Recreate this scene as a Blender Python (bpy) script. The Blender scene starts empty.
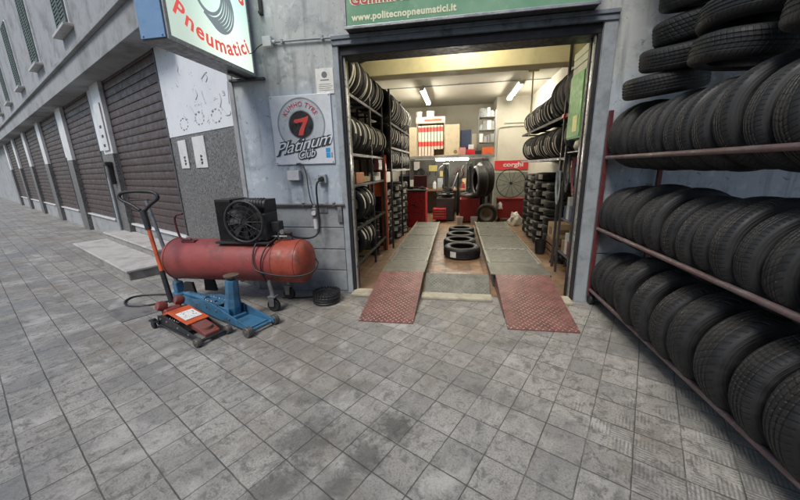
import bpy, bmesh, math, random
from mathutils import Vector, Matrix
random.seed(7)
PI=math.pi; R=math.radians
S=bpy.context.scene; COL=S.collection
# ------------------------------------------------------------------ materials
def nt(name):
    m=bpy.data.materials.new(name); m.use_nodes=True
    n=m.node_tree; n.nodes.clear()
    o=n.nodes.new('ShaderNodeOutputMaterial'); b=n.nodes.new('ShaderNodeBsdfPrincipled')
    n.links.new(b.outputs[0],o.inputs[0])
    return m,n,b
class N:
    def __init__(s,tree): s.t=tree
    def sock(s,node,i,v):
        if v is None: return
        if hasattr(v,'node') : s.t.links.new(v,node.inputs[i])
        else:
            try: node.inputs[i].default_value=v
            except Exception: node.inputs[i].default_value=(v[0],v[1],v[2],1)
    def m(s,op,a,b=None,c=None,clamp=False):
        n=s.t.nodes.new('ShaderNodeMath'); n.operation=op; n.use_clamp=clamp
        s.sock(n,0,a); s.sock(n,1,b); s.sock(n,2,c); return n.outputs[0]
    def noise(s,vec,scale,detail=4,rough=.55,dist=0,dim='3D'):
        n=s.t.nodes.new('ShaderNodeTexNoise'); n.noise_dimensions=dim
        s.sock(n,'Vector',vec); n.inputs['Scale'].default_value=scale; n.inputs['Detail'].default_value=detail
        n.inputs['Roughness'].default_value=rough; n.inputs['Distortion'].default_value=dist
        return n.outputs[0]
    def ramp(s,f,a,b,lo=0.,hi=1.):
        n=s.t.nodes.new('ShaderNodeMapRange'); n.interpolation_type='SMOOTHSTEP'
        s.sock(n,0,f); n.inputs[1].default_value=a; n.inputs[2].default_value=b
        n.inputs[3].default_value=lo; n.inputs[4].default_value=hi; return n.outputs[0]
    def mix(s,f,a,b,mode='MIX'):
        n=s.t.nodes.new('ShaderNodeMix'); n.data_type='RGBA'; n.blend_type=mode
        s.sock(n,0,f)
        for i,v in ((6,a),(7,b)):
            if hasattr(v,'node'): s.t.links.new(v,n.inputs[i])
            else: n.inputs[i].default_value=(v[0],v[1],v[2],1)
        return n.outputs[2]
    def co(s,kind='Object'): return s.t.nodes.new('ShaderNodeTexCoord').outputs[kind]
    def pos(s): return s.t.nodes.new('ShaderNodeNewGeometry').outputs['Position']
    def sep(s,v):
        n=s.t.nodes.new('ShaderNodeSeparateXYZ'); s.t.links.new(v,n.inputs[0]); return n.outputs
    def comb(s,x,y,z=0.):
        n=s.t.nodes.new('ShaderNodeCombineXYZ'); s.sock(n,0,x); s.sock(n,1,y); s.sock(n,2,z); return n.outputs[0]
    def white(s,v,w=None):
        n=s.t.nodes.new('ShaderNodeTexWhiteNoise'); n.noise_dimensions='3D'; s.t.links.new(v,n.inputs[0]); return n.outputs[0]
    def vor(s,vec,scale,feat='F1',rnd=1.):
        n=s.t.nodes.new('ShaderNodeTexVoronoi'); n.feature=feat; s.sock(n,'Vector',vec); n.inputs['Scale'].default_value=scale
        n.inputs['Randomness'].default_value=rnd; return n.outputs
    def bump(s,h,strength,dist=.01,normal=None):
        n=s.t.nodes.new('ShaderNodeBump'); s.t.links.new(h,n.inputs['Height']); n.inputs['Strength'].default_value=strength
        n.inputs['Distance'].default_value=dist
        if normal is not None: s.t.links.new(normal,n.inputs['Normal'])
        return n.outputs[0]
    def setc(s,b,name,v): s.sock(b,name,v)
MATS={}
def mat(name,col,rough=.6,metal=0.,dirt=.35,scale=6.,dark=None,bump=.15,bscale=60.,scratch=0.,scol=(.3,.3,.3)):
    """general worn surface: base colour with blotches of grime, scratches, fine bump"""
    if name in MATS: return MATS[name]
    m,t,b=nt(name); n=N(t); p=n.pos()
    dk=dark or tuple(c*.35 for c in col)
    f=n.ramp(n.noise(p,scale,6,.65,.3),.42,.72)
    f=n.m('MULTIPLY',f,dirt)
    f2=n.ramp(n.noise(p,scale*7,4,.6),.3,.8,-.12*dirt,.22*dirt)
    c=n.mix(n.m('ADD',f,f2,clamp=True),col,dk)
    if scratch>0:
        sc=n.ramp(n.noise(p,scale*9,5,.7,1.2),.60,.66); c=n.mix(n.m('MULTIPLY',sc,scratch),c,scol)
    t.links.new(c,b.inputs['Base Color'])
    b.inputs['Metallic'].default_value=metal
    r=n.ramp(n.noise(p,scale*3,3),.3,.7,max(.05,rough-.12),min(1,rough+.15)); t.links.new(r,b.inputs['Roughness'])
    if bump: t.links.new(n.bump(n.noise(p,bscale,4),bump,.004),b.inputs['Normal'])
    MATS[name]=m; return m
def emat(name,col,st):
    m=bpy.data.materials.new(name); m.use_nodes=True; t=m.node_tree; t.nodes.clear()
    o=t.nodes.new('ShaderNodeOutputMaterial'); e=t.nodes.new('ShaderNodeEmission'); e.inputs[0].default_value=(*col,1); e.inputs[1].default_value=st
    t.links.new(e.outputs[0],o.inputs[0]); return m

def pavement_mat():
    m,t,b=nt('pavement_tiles'); n=N(t); v=n.co('Object'); x,y,z=n.sep(v); s=.23361
    u=n.m('DIVIDE',x,s); w=n.m('DIVIDE',y,s)
    # joints wander slightly
    wob=n.noise(v,9,3); wob=n.m('MULTIPLY',n.m('SUBTRACT',wob,.5),.035)
    fu=n.m('FRACT',n.m('ADD',u,wob)); fw=n.m('FRACT',n.m('SUBTRACT',w,wob))
    du=n.m('MINIMUM',fu,n.m('SUBTRACT',1.,fu)); dw=n.m('MINIMUM',fw,n.m('SUBTRACT',1.,fw))
    # joints of one direction are wider and darker
    jn=n.noise(v,2.3,3,.6)
    ju=n.ramp(du,.008,.019,1,0); jw=n.ramp(dw,.009,.021,1,0)
    ju=n.m('MULTIPLY',ju,n.ramp(jn,.35,.6,.5,1.)); jw=n.m('MULTIPLY',jw,n.ramp(jn,.3,.6,.6,1.))
    j=n.m('MAXIMUM',ju,jw)
    cell=n.comb(n.m('FLOOR',u),n.m('FLOOR',w)); rnd=n.white(cell)
    rnd2=n.white(n.comb(n.m('ADD',n.m('FLOOR',u),37.3),n.m('FLOOR',w)))
    base=n.mix(rnd,(.285,.27,.242),(.36,.343,.31))
    stv=n.noise(n.comb(n.m('ADD',n.m('MULTIPLY',x,16),n.m('MULTIPLY',rnd,30.)),n.m('MULTIPLY',y,4.5),rnd2),1,6,.74,.6); base=n.mix(n.ramp(stv,.46,.66,0,.5),base,(.15,.146,.135)); base=n.mix(n.ramp(stv,.30,.44,.35,0),base,(.52,.51,.49))
    base=n.mix(n.ramp(rnd2,.55,.95,0,.42),base,(.15,.15,.15))
    # speckled concrete, chipped spots
    sp=n.noise(v,85,5,.75); base=n.mix(n.ramp(sp,.47,.61,0,.65),base,(.12,.118,.11))
    vt=n.comb(n.m('ADD',x,n.m('MULTIPLY',rnd,9.)),n.m('ADD',y,n.m('MULTIPLY',rnd2,7.))); sp2=n.noise(vt,13,6,.78,.7); base=n.mix(n.ramp(sp2,.50,.62,0,.75),base,(.13,.128,.12))
    big=n.noise(v,1.1,5,.6,.5); base=n.mix(n.ramp(big,.44,.62,0,.5),base,(.16,.155,.145))
    bd=n.noise(v,.8,6,.65,.8); base=n.mix(n.ramp(bd,.48,.66,0,.55),base,(.17,.145,.11)); lt=n.noise(v,2.6,6,.68,.5); base=n.mix(n.ramp(lt,.52,.68,0,.40),base,(.52,.50,.46))
    # oil stains at fixed places (local coordinates of the sheet)
    for (cx,cy,rx,ry,a,k) in STAINS:
        ca,sa=math.cos(a),math.sin(a)
        dx=n.m('SUBTRACT',x,cx); dy=n.m('SUBTRACT',y,cy)
        ax=n.m('DIVIDE',n.m('ADD',n.m('MULTIPLY',dx,ca),n.m('MULTIPLY',dy,sa)),rx)
        ay=n.m('DIVIDE',n.m('SUBTRACT',n.m('MULTIPLY',dy,ca),n.m('MULTIPLY',dx,sa)),ry)
        d=n.m('SQRT',n.m('ADD',n.m('MULTIPLY',ax,ax),n.m('MULTIPLY',ay,ay)))
        d=n.m('ADD',d,n.m('MULTIPLY',n.m('SUBTRACT',n.noise(v,13,7,.78,.5),.5),3.2))
        base=n.mix(n.ramp(d,.35,1.25,k,0),base,(.055,.053,.048))
    # relief: quarters with alternating grooves, worn away in patches
    qu=n.m('FLOOR',n.m('MULTIPLY',u,2)); qw=n.m('FLOOR',n.m('MULTIPLY',w,2))
    par=n.m('MODULO',n.m('ABSOLUTE',n.m('ADD',qu,qw)),2.)
    gu=n.m('SINE',n.m('MULTIPLY',u,2*PI*12)); gw=n.m('SINE',n.m('MULTIPLY',w,2*PI*12))
    g=n.m('ADD',n.m('MULTIPLY',gu,par),n.m('MULTIPLY',gw,n.m('SUBTRACT',1.,par)))
    wear=n.noise(v,1.7,3,.6)
    X=n.ramp(x,.7,2.1,-.15,.20)   # the grooves survive best towards the rack
    wm=n.ramp(n.m('ADD',n.m('ADD',wear,X),n.m('MULTIPLY',n.m('SUBTRACT',sp2,.5),.9)),.46,.66)
    gd=n.m('MULTIPLY',n.ramp(g,-.7,.3,1,0),wm)
    base=n.mix(n.m('MULTIPLY',gd,.55),base,(.10,.1,.095))
    base=n.mix(n.m('MULTIPLY',j,.88),base,(.045,.044,.04))
    t.links.new(base,b.inputs['Base Color'])
    h=n.m('SUBTRACT',n.m('MULTIPLY',sp,.35),n.m('ADD',n.m('MULTIPLY',j,1.2),n.m('MULTIPLY',gd,.7)))
    h=n.m('SUBTRACT',h,n.m('MULTIPLY',n.ramp(sp2,.55,.66),.4))
    h=n.m('ADD',h,n.m('MULTIPLY',rnd,.25))
    t.links.new(n.bump(h,.6,.006),b.inputs['Normal'])
    t.links.new(n.ramp(big,.4,.65,.78,.5),b.inputs['Roughness'])
    return m
def facade_mat():
    m,t,b=nt('painted_plaster'); n=N(t); p=n.pos(); x,y,z=n.sep(p)
    zz=n.m('ADD',z,n.m('MULTIPLY',n.m('SUBTRACT',n.noise(p,1.5,4),.5),.7))
    c=n.mix(n.ramp(zz,2.45,2.75),(.40,.45,.50),(.44,.455,.44))
    a=n.noise(p,2.2,7,.68,.4); c=n.mix(n.ramp(a,.48,.66,0,.65),c,(.20,.225,.24))
    a=n.noise(p,14,5,.7,.6); c=n.mix(n.ramp(a,.58,.68,0,.7),c,(.14,.14,.13))
    a=n.noise(p,5,5,.7,.2); c=n.mix(n.ramp(a,.54,.66,0,.6),c,(.60,.63,.65))
    st=n.noise(n.comb(n.m('MULTIPLY',x,9),y,n.m('MULTIPLY',z,.9)),1,4,.6); c=n.mix(n.ramp(st,.50,.72,0,.6),c,(.15,.15,.145))
    t.links.new(c,b.inputs['Base Color']); b.inputs['Roughness'].default_value=.7
    t.links.new(n.bump(n.noise(p,18,6,.7),.35,.01),b.inputs['Normal']); return m
def granite_mat():
    m,t,b=nt('speckled_granite'); n=N(t); p=n.pos()
    v=n.noise(p,38,6,.8,.5); c=n.mix(n.ramp(v,.40,.60),(.03,.029,.029),(.23,.225,.22))
    v=n.vor(p,55)[0]; c=n.mix(n.ramp(v,.15,.4,.5,0),c,(.03,.03,.03))
    v=n.noise(p,3,4); c=n.mix(n.ramp(v,.45,.7,0,.5),c,(.10,.095,.09))
    t.links.new(c,b.inputs['Base Color']); b.inputs['Roughness'].default_value=.45
    t.links.new(n.bump(n.noise(p,45,4),.4,.005),b.inputs['Normal']); return m
def panel_mat():
    # white painted panel with worn off graffiti marks
    m,t,b=nt('scribbled_white_paint'); n=N(t); p=n.co('Object')
    c=(.66,.68,.71)
    a=n.noise(p,2,5,.6); c=n.mix(n.ramp(a,.45,.7,0,.25),c,(.45,.47,.5))
    x,y,z=n.sep(p)
    d=n.noise(p,3.2,2,.5,1.2); line=n.ramp(n.m('ABSOLUTE',n.m('SUBTRACT',d,.5)),.004,.011,1,0)
    br=n.ramp(n.noise(p,6,3,.6),.53,.6); c=n.mix(n.m('MULTIPLY',n.m('MULTIPLY',line,br),.75),c,(.12,.13,.16))
    t.links.new(c,b.inputs['Base Color']); b.inputs['Roughness'].default_value=.5; return m
def tyre_mat(name,k):
    m,t,b=nt(name); n=N(t); p=n.co('Object'); x,y,z=n.sep(p)
    ang=n.m('ARCTAN2',y,x); rr=n.m('SQRT',n.m('ADD',n.m('MULTIPLY',x,x),n.m('MULTIPLY',y,y)))
    az=n.m('ABSOLUTE',z)
    tread=n.ramp(rr,.298,.308)
    ph=n.m('ADD',n.m('MULTIPLY',ang,[60,44,72][k]),n.m('MULTIPLY',[az,z,az][k],[70,95,40][k]))
    sip=n.ramp(n.m('SINE',ph),-.9,-.45,1,0)
    h=n.m('MULTIPLY',sip,tread)
    side=n.ramp(n.m('SINE',n.m('MULTIPLY',rr,420)),.2,.9); side=n.m('MULTIPLY',side,n.m('SUBTRACT',1.,tread))
    dust=n.noise(n.pos(),7,6,.7,.4)
    c=n.mix(n.ramp(dust,.35,.75),(.006,.006,.0065),(.021,.0205,.02))
    c=n.mix(n.m('MULTIPLY',h,.7),c,(.003,.003,.003))
    t.links.new(c,b.inputs['Base Color'])
    t.links.new(n.ramp(dust,.3,.7,.48,.72),b.inputs['Roughness'])
    hh=n.m('ADD',n.m('MULTIPLY',h,-1.),n.m('MULTIPLY',side,.25))
    t.links.new(n.bump(hh,.7,.0035),b.inputs['Normal']); return m
def floor_mat():
    m,t,b=nt('shop_floor_tiles'); n=N(t); p=n.pos(); x,y,z=n.sep(p)
    u=n.m('DIVIDE',x,.2); w=n.m('DIVIDE',y,.2); fu=n.m('FRACT',u); fw=n.m('FRACT',w)
    d=n.m('MINIMUM',n.m('MINIMUM',fu,n.m('SUBTRACT',1.,fu)),n.m('MINIMUM',fw,n.m('SUBTRACT',1.,fw)))
    rnd=n.white(n.comb(n.m('FLOOR',u),n.m('FLOOR',w)))
    c=n.mix(rnd,(.20,.115,.06),(.28,.165,.09)); c=n.mix(n.ramp(n.noise(p,3,6,.65),.42,.68,0,.75),c,(.09,.07,.05))
    c=n.mix(n.ramp(d,.015,.04,.6,0),c,(.07,.06,.05)); t.links.new(c,b.inputs['Base Color'])
    t.links.new(n.ramp(n.noise(p,8,3),.3,.7,.35,.65),b.inputs['Roughness']); return m
def plate_mat(name,base,worn,k,zlo=None,s=26.):
    """chequered steel plate: paint worn to metal on the raised lozenges"""
    m,t,b=nt(name); n=N(t); p=n.pos(); x,y,z=n.sep(p)
    a=n.m('MULTIPLY',n.m('ADD',x,y),s); c2=n.m('MULTIPLY',n.m('SUBTRACT',x,y),s)
    fa=n.m('SUBTRACT',n.m('FRACT',a),.5); fb=n.m('SUBTRACT',n.m('FRACT',c2),.5)
    par=n.m('MODULO',n.m('ABSOLUTE',n.m('ADD',n.m('FLOOR',a),n.m('FLOOR',c2))),2.)
    def loz(p1,p2): 
        return n.ramp(n.m('ADD',n.m('MULTIPLY',n.m('ABSOLUTE',p1),1.05),n.m('MULTIPLY',n.m('ABSOLUTE',p2),3.6)),.38,.6,1,0)
    L=n.m('ADD',n.m('MULTIPLY',loz(fa,fb),par),n.m('MULTIPLY',loz(fb,fa),n.m('SUBTRACT',1.,par)))
    wn=n.m('MULTIPLY',n.ramp(n.m('ADD',n.noise(p,3.,4,.6),k),.42,.62),n.ramp(n.noise(p,16,4,.7),.38,.55,.25,1))
    if zlo is not None:
        # tyres wear the middle of the lane and the foot of the ramp
        wn=n.m('MAXIMUM',wn,n.ramp(y,-.5,-.1,1.,.15))
        dx=n.m('ABSOLUTE',n.m('SUBTRACT',x,zlo)); wn=n.m('MULTIPLY',wn,n.ramp(dx,.12,.32,1,.15))
        wn=n.m('MAXIMUM',wn,n.ramp(y,-.84,-.74,1.,0))
    g=n.noise(p,7,6,.7); c=n.mix(n.ramp(g,.38,.62,0,.75),base,tuple(q*.42 for q in base)); g2=n.noise(p,22,5,.75); c=n.mix(n.ramp(g2,.52,.64,0,.6),c,(.16,.125,.105))
    c=n.mix(n.m('MULTIPLY',n.m('MULTIPLY',L,wn),.9),c,worn)
    t.links.new(c,b.inputs['Base Color']); t.links.new(n.m('MULTIPLY',n.m('MULTIPLY',L,wn),.7),b.inputs['Metallic'])
    b.inputs['Roughness'].default_value=.42
    t.links.new(n.bump(L,.6,.004),b.inputs['Normal']); return m
# ------------------------------------------------------------------ mesh helpers
def bx(bm,x0,x1,y0,y1,z0,z1,M=None):
    vs=[bm.verts.new(Vector(c)) for c in ((x0,y0,z0),(x1,y0,z0),(x1,y1,z0),(x0,y1,z0),(x0,y0,z1),(x1,y0,z1),(x1,y1,z1),(x0,y1,z1))]
    for f in ((0,3,2,1),(4,5,6,7),(0,1,5,4),(1,2,6,5),(2,3,7,6),(3,0,4,7)): bm.faces.new([vs[i] for i in f])
    if M is not None:
        for v in vs: v.co=M@v.co
    return vs
def prism(bm,pts,z0,z1,M=None):
    a=[bm.verts.new((x,y,z0)) for x,y in pts]; b=[bm.verts.new((x,y,z1)) for x,y in pts]; k=len(pts)
    bm.faces.new(a[::-1]); bm.faces.new(b)
    for i in range(k): bm.faces.new((a[i],a[(i+1)%k],b[(i+1)%k],b[i]))
    if M is not None:
        for v in a+b: v.co=M@v.co
def lathe(bm,prof,n=32,M=None,closed=False,caps=True):
    M=M or Matrix()
    rings=[[bm.verts.new(M@Vector((r*math.cos(2*PI*i/n),r*math.sin(2*PI*i/n),h))) for i in range(n)] for r,h in prof]
    k=len(rings); rng=range(k) if closed else range(k-1)
    for a in rng:
        A,B=rings[a],rings[(a+1)%k]
        for i in range(n): bm.faces.new((A[i],A[(i+1)%n],B[(i+1)%n],B[i]))
    if caps and not closed:
        bm.faces.new(rings[0][::-1]); bm.faces.new(rings[-1])
def frame_to(d):
    return Vector(d).to_track_quat('Z','Y').to_matrix().to_4x4()
def cyl(bm,p0,p1,r0,r1=None,n=16):
    p0,p1=Vector(p0),Vector(p1); d=p1-p0
    lathe(bm,[(r0,0),(r1 if r1 is not None else r0,d.length)],n,Matrix.Translation(p0)@frame_to(d))
def tube(bm,pts,r,n=8,smooth=2):
    P=[Vector(p) for p in pts]
    for _ in range(smooth):
        Q=[P[0]]
        for a,b in zip(P,P[1:]): Q+= [a*.75+b*.25,a*.25+b*.75]
        P=Q+[P[-1]]
    rings=[]; up=Vector((.13,.31,.94)).normalized()
    for i,p in enumerate(P):
        d=(P[min(i+1,len(P)-1)]-P[max(i-1,0)])
        if d.length<1e-7: continue
        d.normalize(); s=d.cross(up)
        if s.length<.05: s=d.cross(Vector((1,0,0)))
        s.normalize(); t=s.cross(d); up=t
        rings.append([bm.verts.new(p+(s*math.cos(2*PI*k/n)+t*math.sin(2*PI*k/n))*r) for k in range(n)])
    for A,B in zip(rings,rings[1:]):
        for i in range(n): bm.faces.new((A[i],A[(i+1)%n],B[(i+1)%n],B[i]))
    bm.faces.new(rings[0][::-1]); bm.faces.new(rings[-1])
def torus(bm,c,Rr,r,M=None,n=32,k=8):
    M=(M or Matrix.Translation(c))
    lathe(bm,[(Rr+r*math.cos(2*PI*i/k),r*math.sin(2*PI*i/k)) for i in range(k)],n,M,closed=True)
def obj(name,bm,m,parent=None,bevel=0,smooth=None,M=None,seg=2):
    bmesh.ops.recalc_face_normals(bm,faces=bm.faces)
    me=bpy.data.meshes.new(name); bm.to_mesh(me); bm.free()
    if m is not None:
        for mm in (m if isinstance(m,(list,tuple)) else [m]): me.materials.append(mm)
    o=bpy.data.objects.new(name,me); COL.objects.link(o)
    if parent is not None: o.parent=parent
    if M is not None: o.matrix_local=M
    if smooth:
        for p in me.polygons: p.use_smooth=True
        try:
            me.set_sharp_from_angle(angle=R(smooth))
        except Exception: pass
    if bevel:
        b=o.modifiers.new('bevel','BEVEL'); b.width=bevel; b.segments=seg; b.limit_method='ANGLE'; b.angle_limit=R(40)
        b.harden_normals=False
    return o
def B(): return bmesh.new()
def box(name,x0,x1,y0,y1,z0,z1,m,parent=None,bevel=.004,M=None):
    b=B(); bx(b,x0,x1,y0,y1,z0,z1); return obj(name,b,m,parent,bevel,M=M)
def tag(o,label=None,cat=None,group=None,kind=None):
    if label: o['label']=label
    if cat: o['category']=cat
    if group: o['group']=group
    if kind: o['kind']=kind
    return o
def thing(name,label,cat,loc=(0,0,0),rz=0,group=None):
    o=bpy.data.objects.new(name,None); COL.objects.link(o); o.location=loc; o.rotation_euler=(0,0,rz); o.empty_display_size=.1
    return tag(o,label,cat,group)
def text(bm,s,size,M,shear=0,bold=0,ext=.0015,arc=None,align='CENTER',mi=0,spacing=1.0,xs=1.0,fit=None):
    """adds lettering to bm; local text lies in the XY plane facing +Z before M"""
    cu=bpy.data.curves.new('txt','FONT'); cu.body=s; cu.size=size; cu.shear=shear; cu.offset=bold; cu.extrude=ext
    cu.align_x=align; cu.align_y='CENTER'; cu.space_character=spacing; cu.resolution_u=3
    o=bpy.data.objects.new('txt',cu); COL.objects.link(o)
    dg=bpy.context.evaluated_depsgraph_get(); me=bpy.data.meshes.new_from_object(o.evaluated_get(dg))
    n0=len(bm.verts); f0=len(bm.faces); bm.from_mesh(me); bm.verts.ensure_lookup_table(); bm.faces.ensure_lookup_table()
    if fit:
        q=[v.co.x for v in bm.verts[n0:]]; xs=fit/(max(q)-min(q))
    for v in bm.verts[n0:]:
        c=v.co.copy(); c.x*=xs
        if arc:
            r=abs(arc)
            if arc>0: a=PI/2-c.x/r; c=Vector(((r+c.y)*math.cos(a),(r+c.y)*math.sin(a),c.z))
            else: a=-PI/2+c.x/r; c=Vector(((r-c.y)*math.cos(a),(r-c.y)*math.sin(a),c.z))
        v.co=M@c
    for f in bm.faces[f0:]: f.material_index=mi
    bpy.data.objects.remove(o); bpy.data.curves.remove(cu); bpy.data.meshes.remove(me)
def wallM(x,y,z,ang=0):   # text plane facing -Y (ang=0), rotated about Z by ang
    return Matrix.Translation((x,y,z))@Matrix.Rotation(ang,4,'Z')@Matrix.Rotation(PI/2,4,'X')
ORD='first second third fourth fifth sixth seventh eighth ninth tenth eleventh twelfth thirteenth fourteenth fifteenth sixteenth seventeenth eighteenth nineteenth twentieth'.split()
# ------------------------------------------------------------------ shared materials
STAINS=[(0.15,.10,.15,.15,.3,.75),(.14,-.18,.13,.13,.0,.7),(.15,-.42,.08,.12,.3,.5),(-.24,-.28,.16,.22,-.2,.6),(-.14,-.60,.10,.2,-.3,.55),(-.33,.28,.22,.08,.5,.35),(-.62,-.1,.3,.05,.5,.35),(.55,.75,.3,.12,.2,.3),(-1.6,1.6,.5,.15,-.3,.35),(.5,1.6,.4,.1,.5,.35)]
M_PAVE=pavement_mat(); M_FAC=facade_mat(); M_GRAN=granite_mat(); M_PANEL=panel_mat(); M_FLOOR=floor_mat()
TY=[tyre_mat('tyre_rubber_%s'%'abc'[k],k) for k in range(3)]
M_BLK=mat('black_plastic',(.018,.018,.02),.5); M_BLKM=mat('black_metal',(.03,.03,.033),.45,.3,dirt=.5,dark=(.06,.05,.04))
M_STEEL=mat('galvanised_steel',(.34,.35,.36),.4,.7,dirt=.6,dark=(.16,.13,.1))
M_GREYP=mat('grey_paint',(.3,.33,.35),.55,dirt=.5)
M_CREAM=mat('cream_paint',(.70,.63,.38),.7,dirt=.3,scale=2)
M_CEIL=mat('shop_ceiling_paint',(.52,.51,.45),.85,dirt=.3,scale=1.2,dark=(.4,.36,.28))
M_WALLI=mat('shop_wall_paint',(.52,.505,.44),.85,dirt=.35,scale=1.5,dark=(.35,.3,.22))
M_PAPER=mat('white_paper',(.72,.71,.66),.7,dirt=.25,scale=15)
M_REDM=mat('dark_red_paint',(.11,.02,.024),.45,dirt=.6,dark=(.07,.03,.025),scratch=.4,scol=(.33,.25,.22))
M_RED=mat('bright_red_paint',(.48,.02,.03),.35,dirt=.35,dark=(.18,.015,.02))
M_ORANGE=mat('orange_paint',(.56,.10,.03),.4,dirt=.6,dark=(.16,.04,.02),scratch=.25)
M_BLUE=mat('blue_jack_paint',(.045,.15,.26),.4,dirt=.8,scale=9,dark=(.03,.06,.09),scratch=.35,scol=(.3,.36,.4))
M_TANK=mat('faded_red_tank_paint',(.27,.050,.045),.5,dirt=.85,scale=3,dark=(.13,.045,.04),scratch=.45,scol=(.36,.15,.12))
M_TANKE=mat('orange_red_tank_end_paint',(.31,.056,.032),.5,dirt=.8,scale=6,dark=(.10,.035,.025),scratch=.35,scol=(.42,.18,.12))
M_MARB=mat('worn_marble',(.46,.44,.41),.5,dirt=.6,scale=3,dark=(.22,.21,.2))
M_WHITE=mat('white_enamel',(.62,.62,.62),.4,dirt=.35)
M_LABEL=mat('dusty_label_paper',(.60,.58,.52),.75,dirt=.5,scale=20)
M_CARD=mat('cardboard',(.42,.31,.17),.8,dirt=.3)
M_WOOD=mat('worn_wood',(.25,.14,.07),.6,dirt=.5)
M_GREEN=mat('green_enamel',(.12,.30,.09),.45,dirt=.4)
M_DKBLUE=mat('dark_blue_paint',(.03,.045,.09),.5)
M_DKRED=mat('deep_red_enamel',(.28,.02,.025),.4,dirt=.4)
M_ALU=mat('aluminium_strip',(.45,.45,.43),.35,.6,dirt=.5,dark=(.2,.18,.14))
M_SHUT=mat('brown_shutter_enamel',(.070,.046,.041),.5,0,dirt=.4,scale=3,dark=(.03,.026,.027))
M_GREYW=mat('grey_plaster',(.30,.31,.315),.8,dirt=.8,scale=1.6,dark=(.15,.15,.145),bump=.4,bscale=25)
M_DARK=mat('grimy_dark_metal',(.07,.075,.08),.5,.2,dirt=.6,dark=(.02,.02,.02))
M_BLOCK=mat('grey_stone_blocks',(.27,.29,.30),.75,dirt=.6,scale=4,dark=(.11,.115,.12),bump=.5,bscale=30)
# ------------------------------------------------------------------ setting
A=R(-27); UX=Vector((-math.cos(A),-math.sin(A),0)); NX=Vector((math.sin(A),-math.cos(A),0)) # u away along the street, n out of the wall
O=Vector((-1.425,0,0))
SM=Matrix.Translation(O)@Matrix(((UX.x,NX.x,0,0),(UX.y,NX.y,0,0),(0,0,1,0),(0,0,0,1)))  # (u,n,z)->world (mirrored handedness is fine for vertices)
def sbx(bm,u0,u1,n0,n1,z0,z1): bx(bm,u0,u1,n0,n1,z0,z1,SM)
def sbox(name,u0,u1,n0,n1,z0,z1,m,parent=None,bevel=.004):
    b=B(); sbx(b,u0,u1,n0,n1,z0,z1); return obj(name,b,m,parent,bevel)
# pavement: a sheet whose own axes are the tile grid
b=B(); vs=[]
TO=Vector((.8116,-2.3343,0)); TR=Matrix.Translation(TO)@Matrix.Rotation(-.47126,4,'Z'); TI=TR.inverted()
def dpoly(bm,pts,z,M): f=bm.faces.new([bm.verts.new(M@Vector((x,y,z))) for x,y in pts])
sw=[SM@Vector(q) for q in ((-60,-30,0),(90,-30,0),(90,5.2,0),(-60,5.2,0))]
dpoly(b,[(v.x,v.y) for v in sw],0,TI)
pav=obj('pavement',b,M_PAVE); pav.matrix_world=TR; tag(pav,kind='structure')
b=B(); q=[SM@Vector(c) for c in ((-60,5.2,0),(90,5.2,0),(90,5.35,0),(-60,5.35,0))]
prism(b,[(v.x,v.y) for v in q],-.12,.004); tag(obj('kerb',b,M_BLOCK,bevel=.01),kind='structure')
b=B(); q=[SM@Vector(c) for c in ((-400,5.34,0),(400,5.34,0),(400,400,0),(-400,400,0))]
dpoly(b,[(v.x,v.y) for v in q],-.12,Matrix()); tag(obj('road',b,mat('asphalt',(.055,.055,.057),.85,dirt=.4,bump=.5)),kind='structure')
# shop floor
b=B(); dpoly(b,[(-.75,.02),(3.6,.02),(3.6,8.3),(-.75,8.3)],.004,Matrix()); tag(obj('floor',b,M_FLOOR),kind='structure')
# ------------------------------------------------------------------ the shop building
shop=thing('workshop_building','pale blue and grey painted tyre workshop with a wide open doorway','building',(0,0,0))
W0,W1,HD=-.02,2.80,2.93
b=B()
bx(b,-1.425,W0,0,.30,0,7.5); bx(b,W0,W1,0,.30,3.14,7.5); bx(b,W1+.0,7.5,0,.30,0,7.5)
obj('front_wall',b,M_FAC,shop)
b=B()
for k in range(4):
    z0=.02+k*.295
    bx(b,-1.44,-.10,-.018,-.001,z0+.006,z0+.289)
for k in range(4):
    z0=.02+k*.295; bx(b,2.95,7.5,-.018,-.001,z0+.006,z0+.289)
obj('stone_base',b,M_BLOCK,shop,bevel=.006)
# door surround
b=B(); bx(b,-.09,-.02,-.03,-.002,0,3.10); bx(b,2.80,2.93,-.03,-.002,0,3.10); obj('door_jamb',b,M_GREYP,shop,bevel=.006)
b=B()
for (x0,x1) in ((-.018,.012),(2.762,2.798)):
    bx(b,x0,x1,.0,.09,.01,HD); 
bx(b,-.018,.03,.10,.16,.01,HD); bx(b,2.735,2.798,.10,.16,.01,HD)
obj('door_track',b,M_BLKM,shop,bevel=.003)
b=B(); bx(b,.014,.034,.03,.085,.01,HD); bx(b,2.745,2.760,.03,.085,.01,HD); obj('guide_rail',b,M_ALU,shop,bevel=.003)
b=B(); bx(b,-.018,2.798,.005,.28,HD,3.138); obj('shutter_housing',b,M_BLK,shop,bevel=.01)
b=B(); bx(b,-.09,2.93,-.06,-.002,3.085,3.125); bx(b,-.09,2.93,-.045,-.002,3.03,3.083)
for k in range(7):
    cyl(b,(.15+k*.42,-.052,3.055),(.15+k*.42,-.043,3.055),.014)
obj('lintel',b,mat('blue_grey_lintel',(.17,.20,.23),.55,dirt=.8,scale=9,dark=(.05,.05,.05)),shop,bevel=.01)
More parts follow.
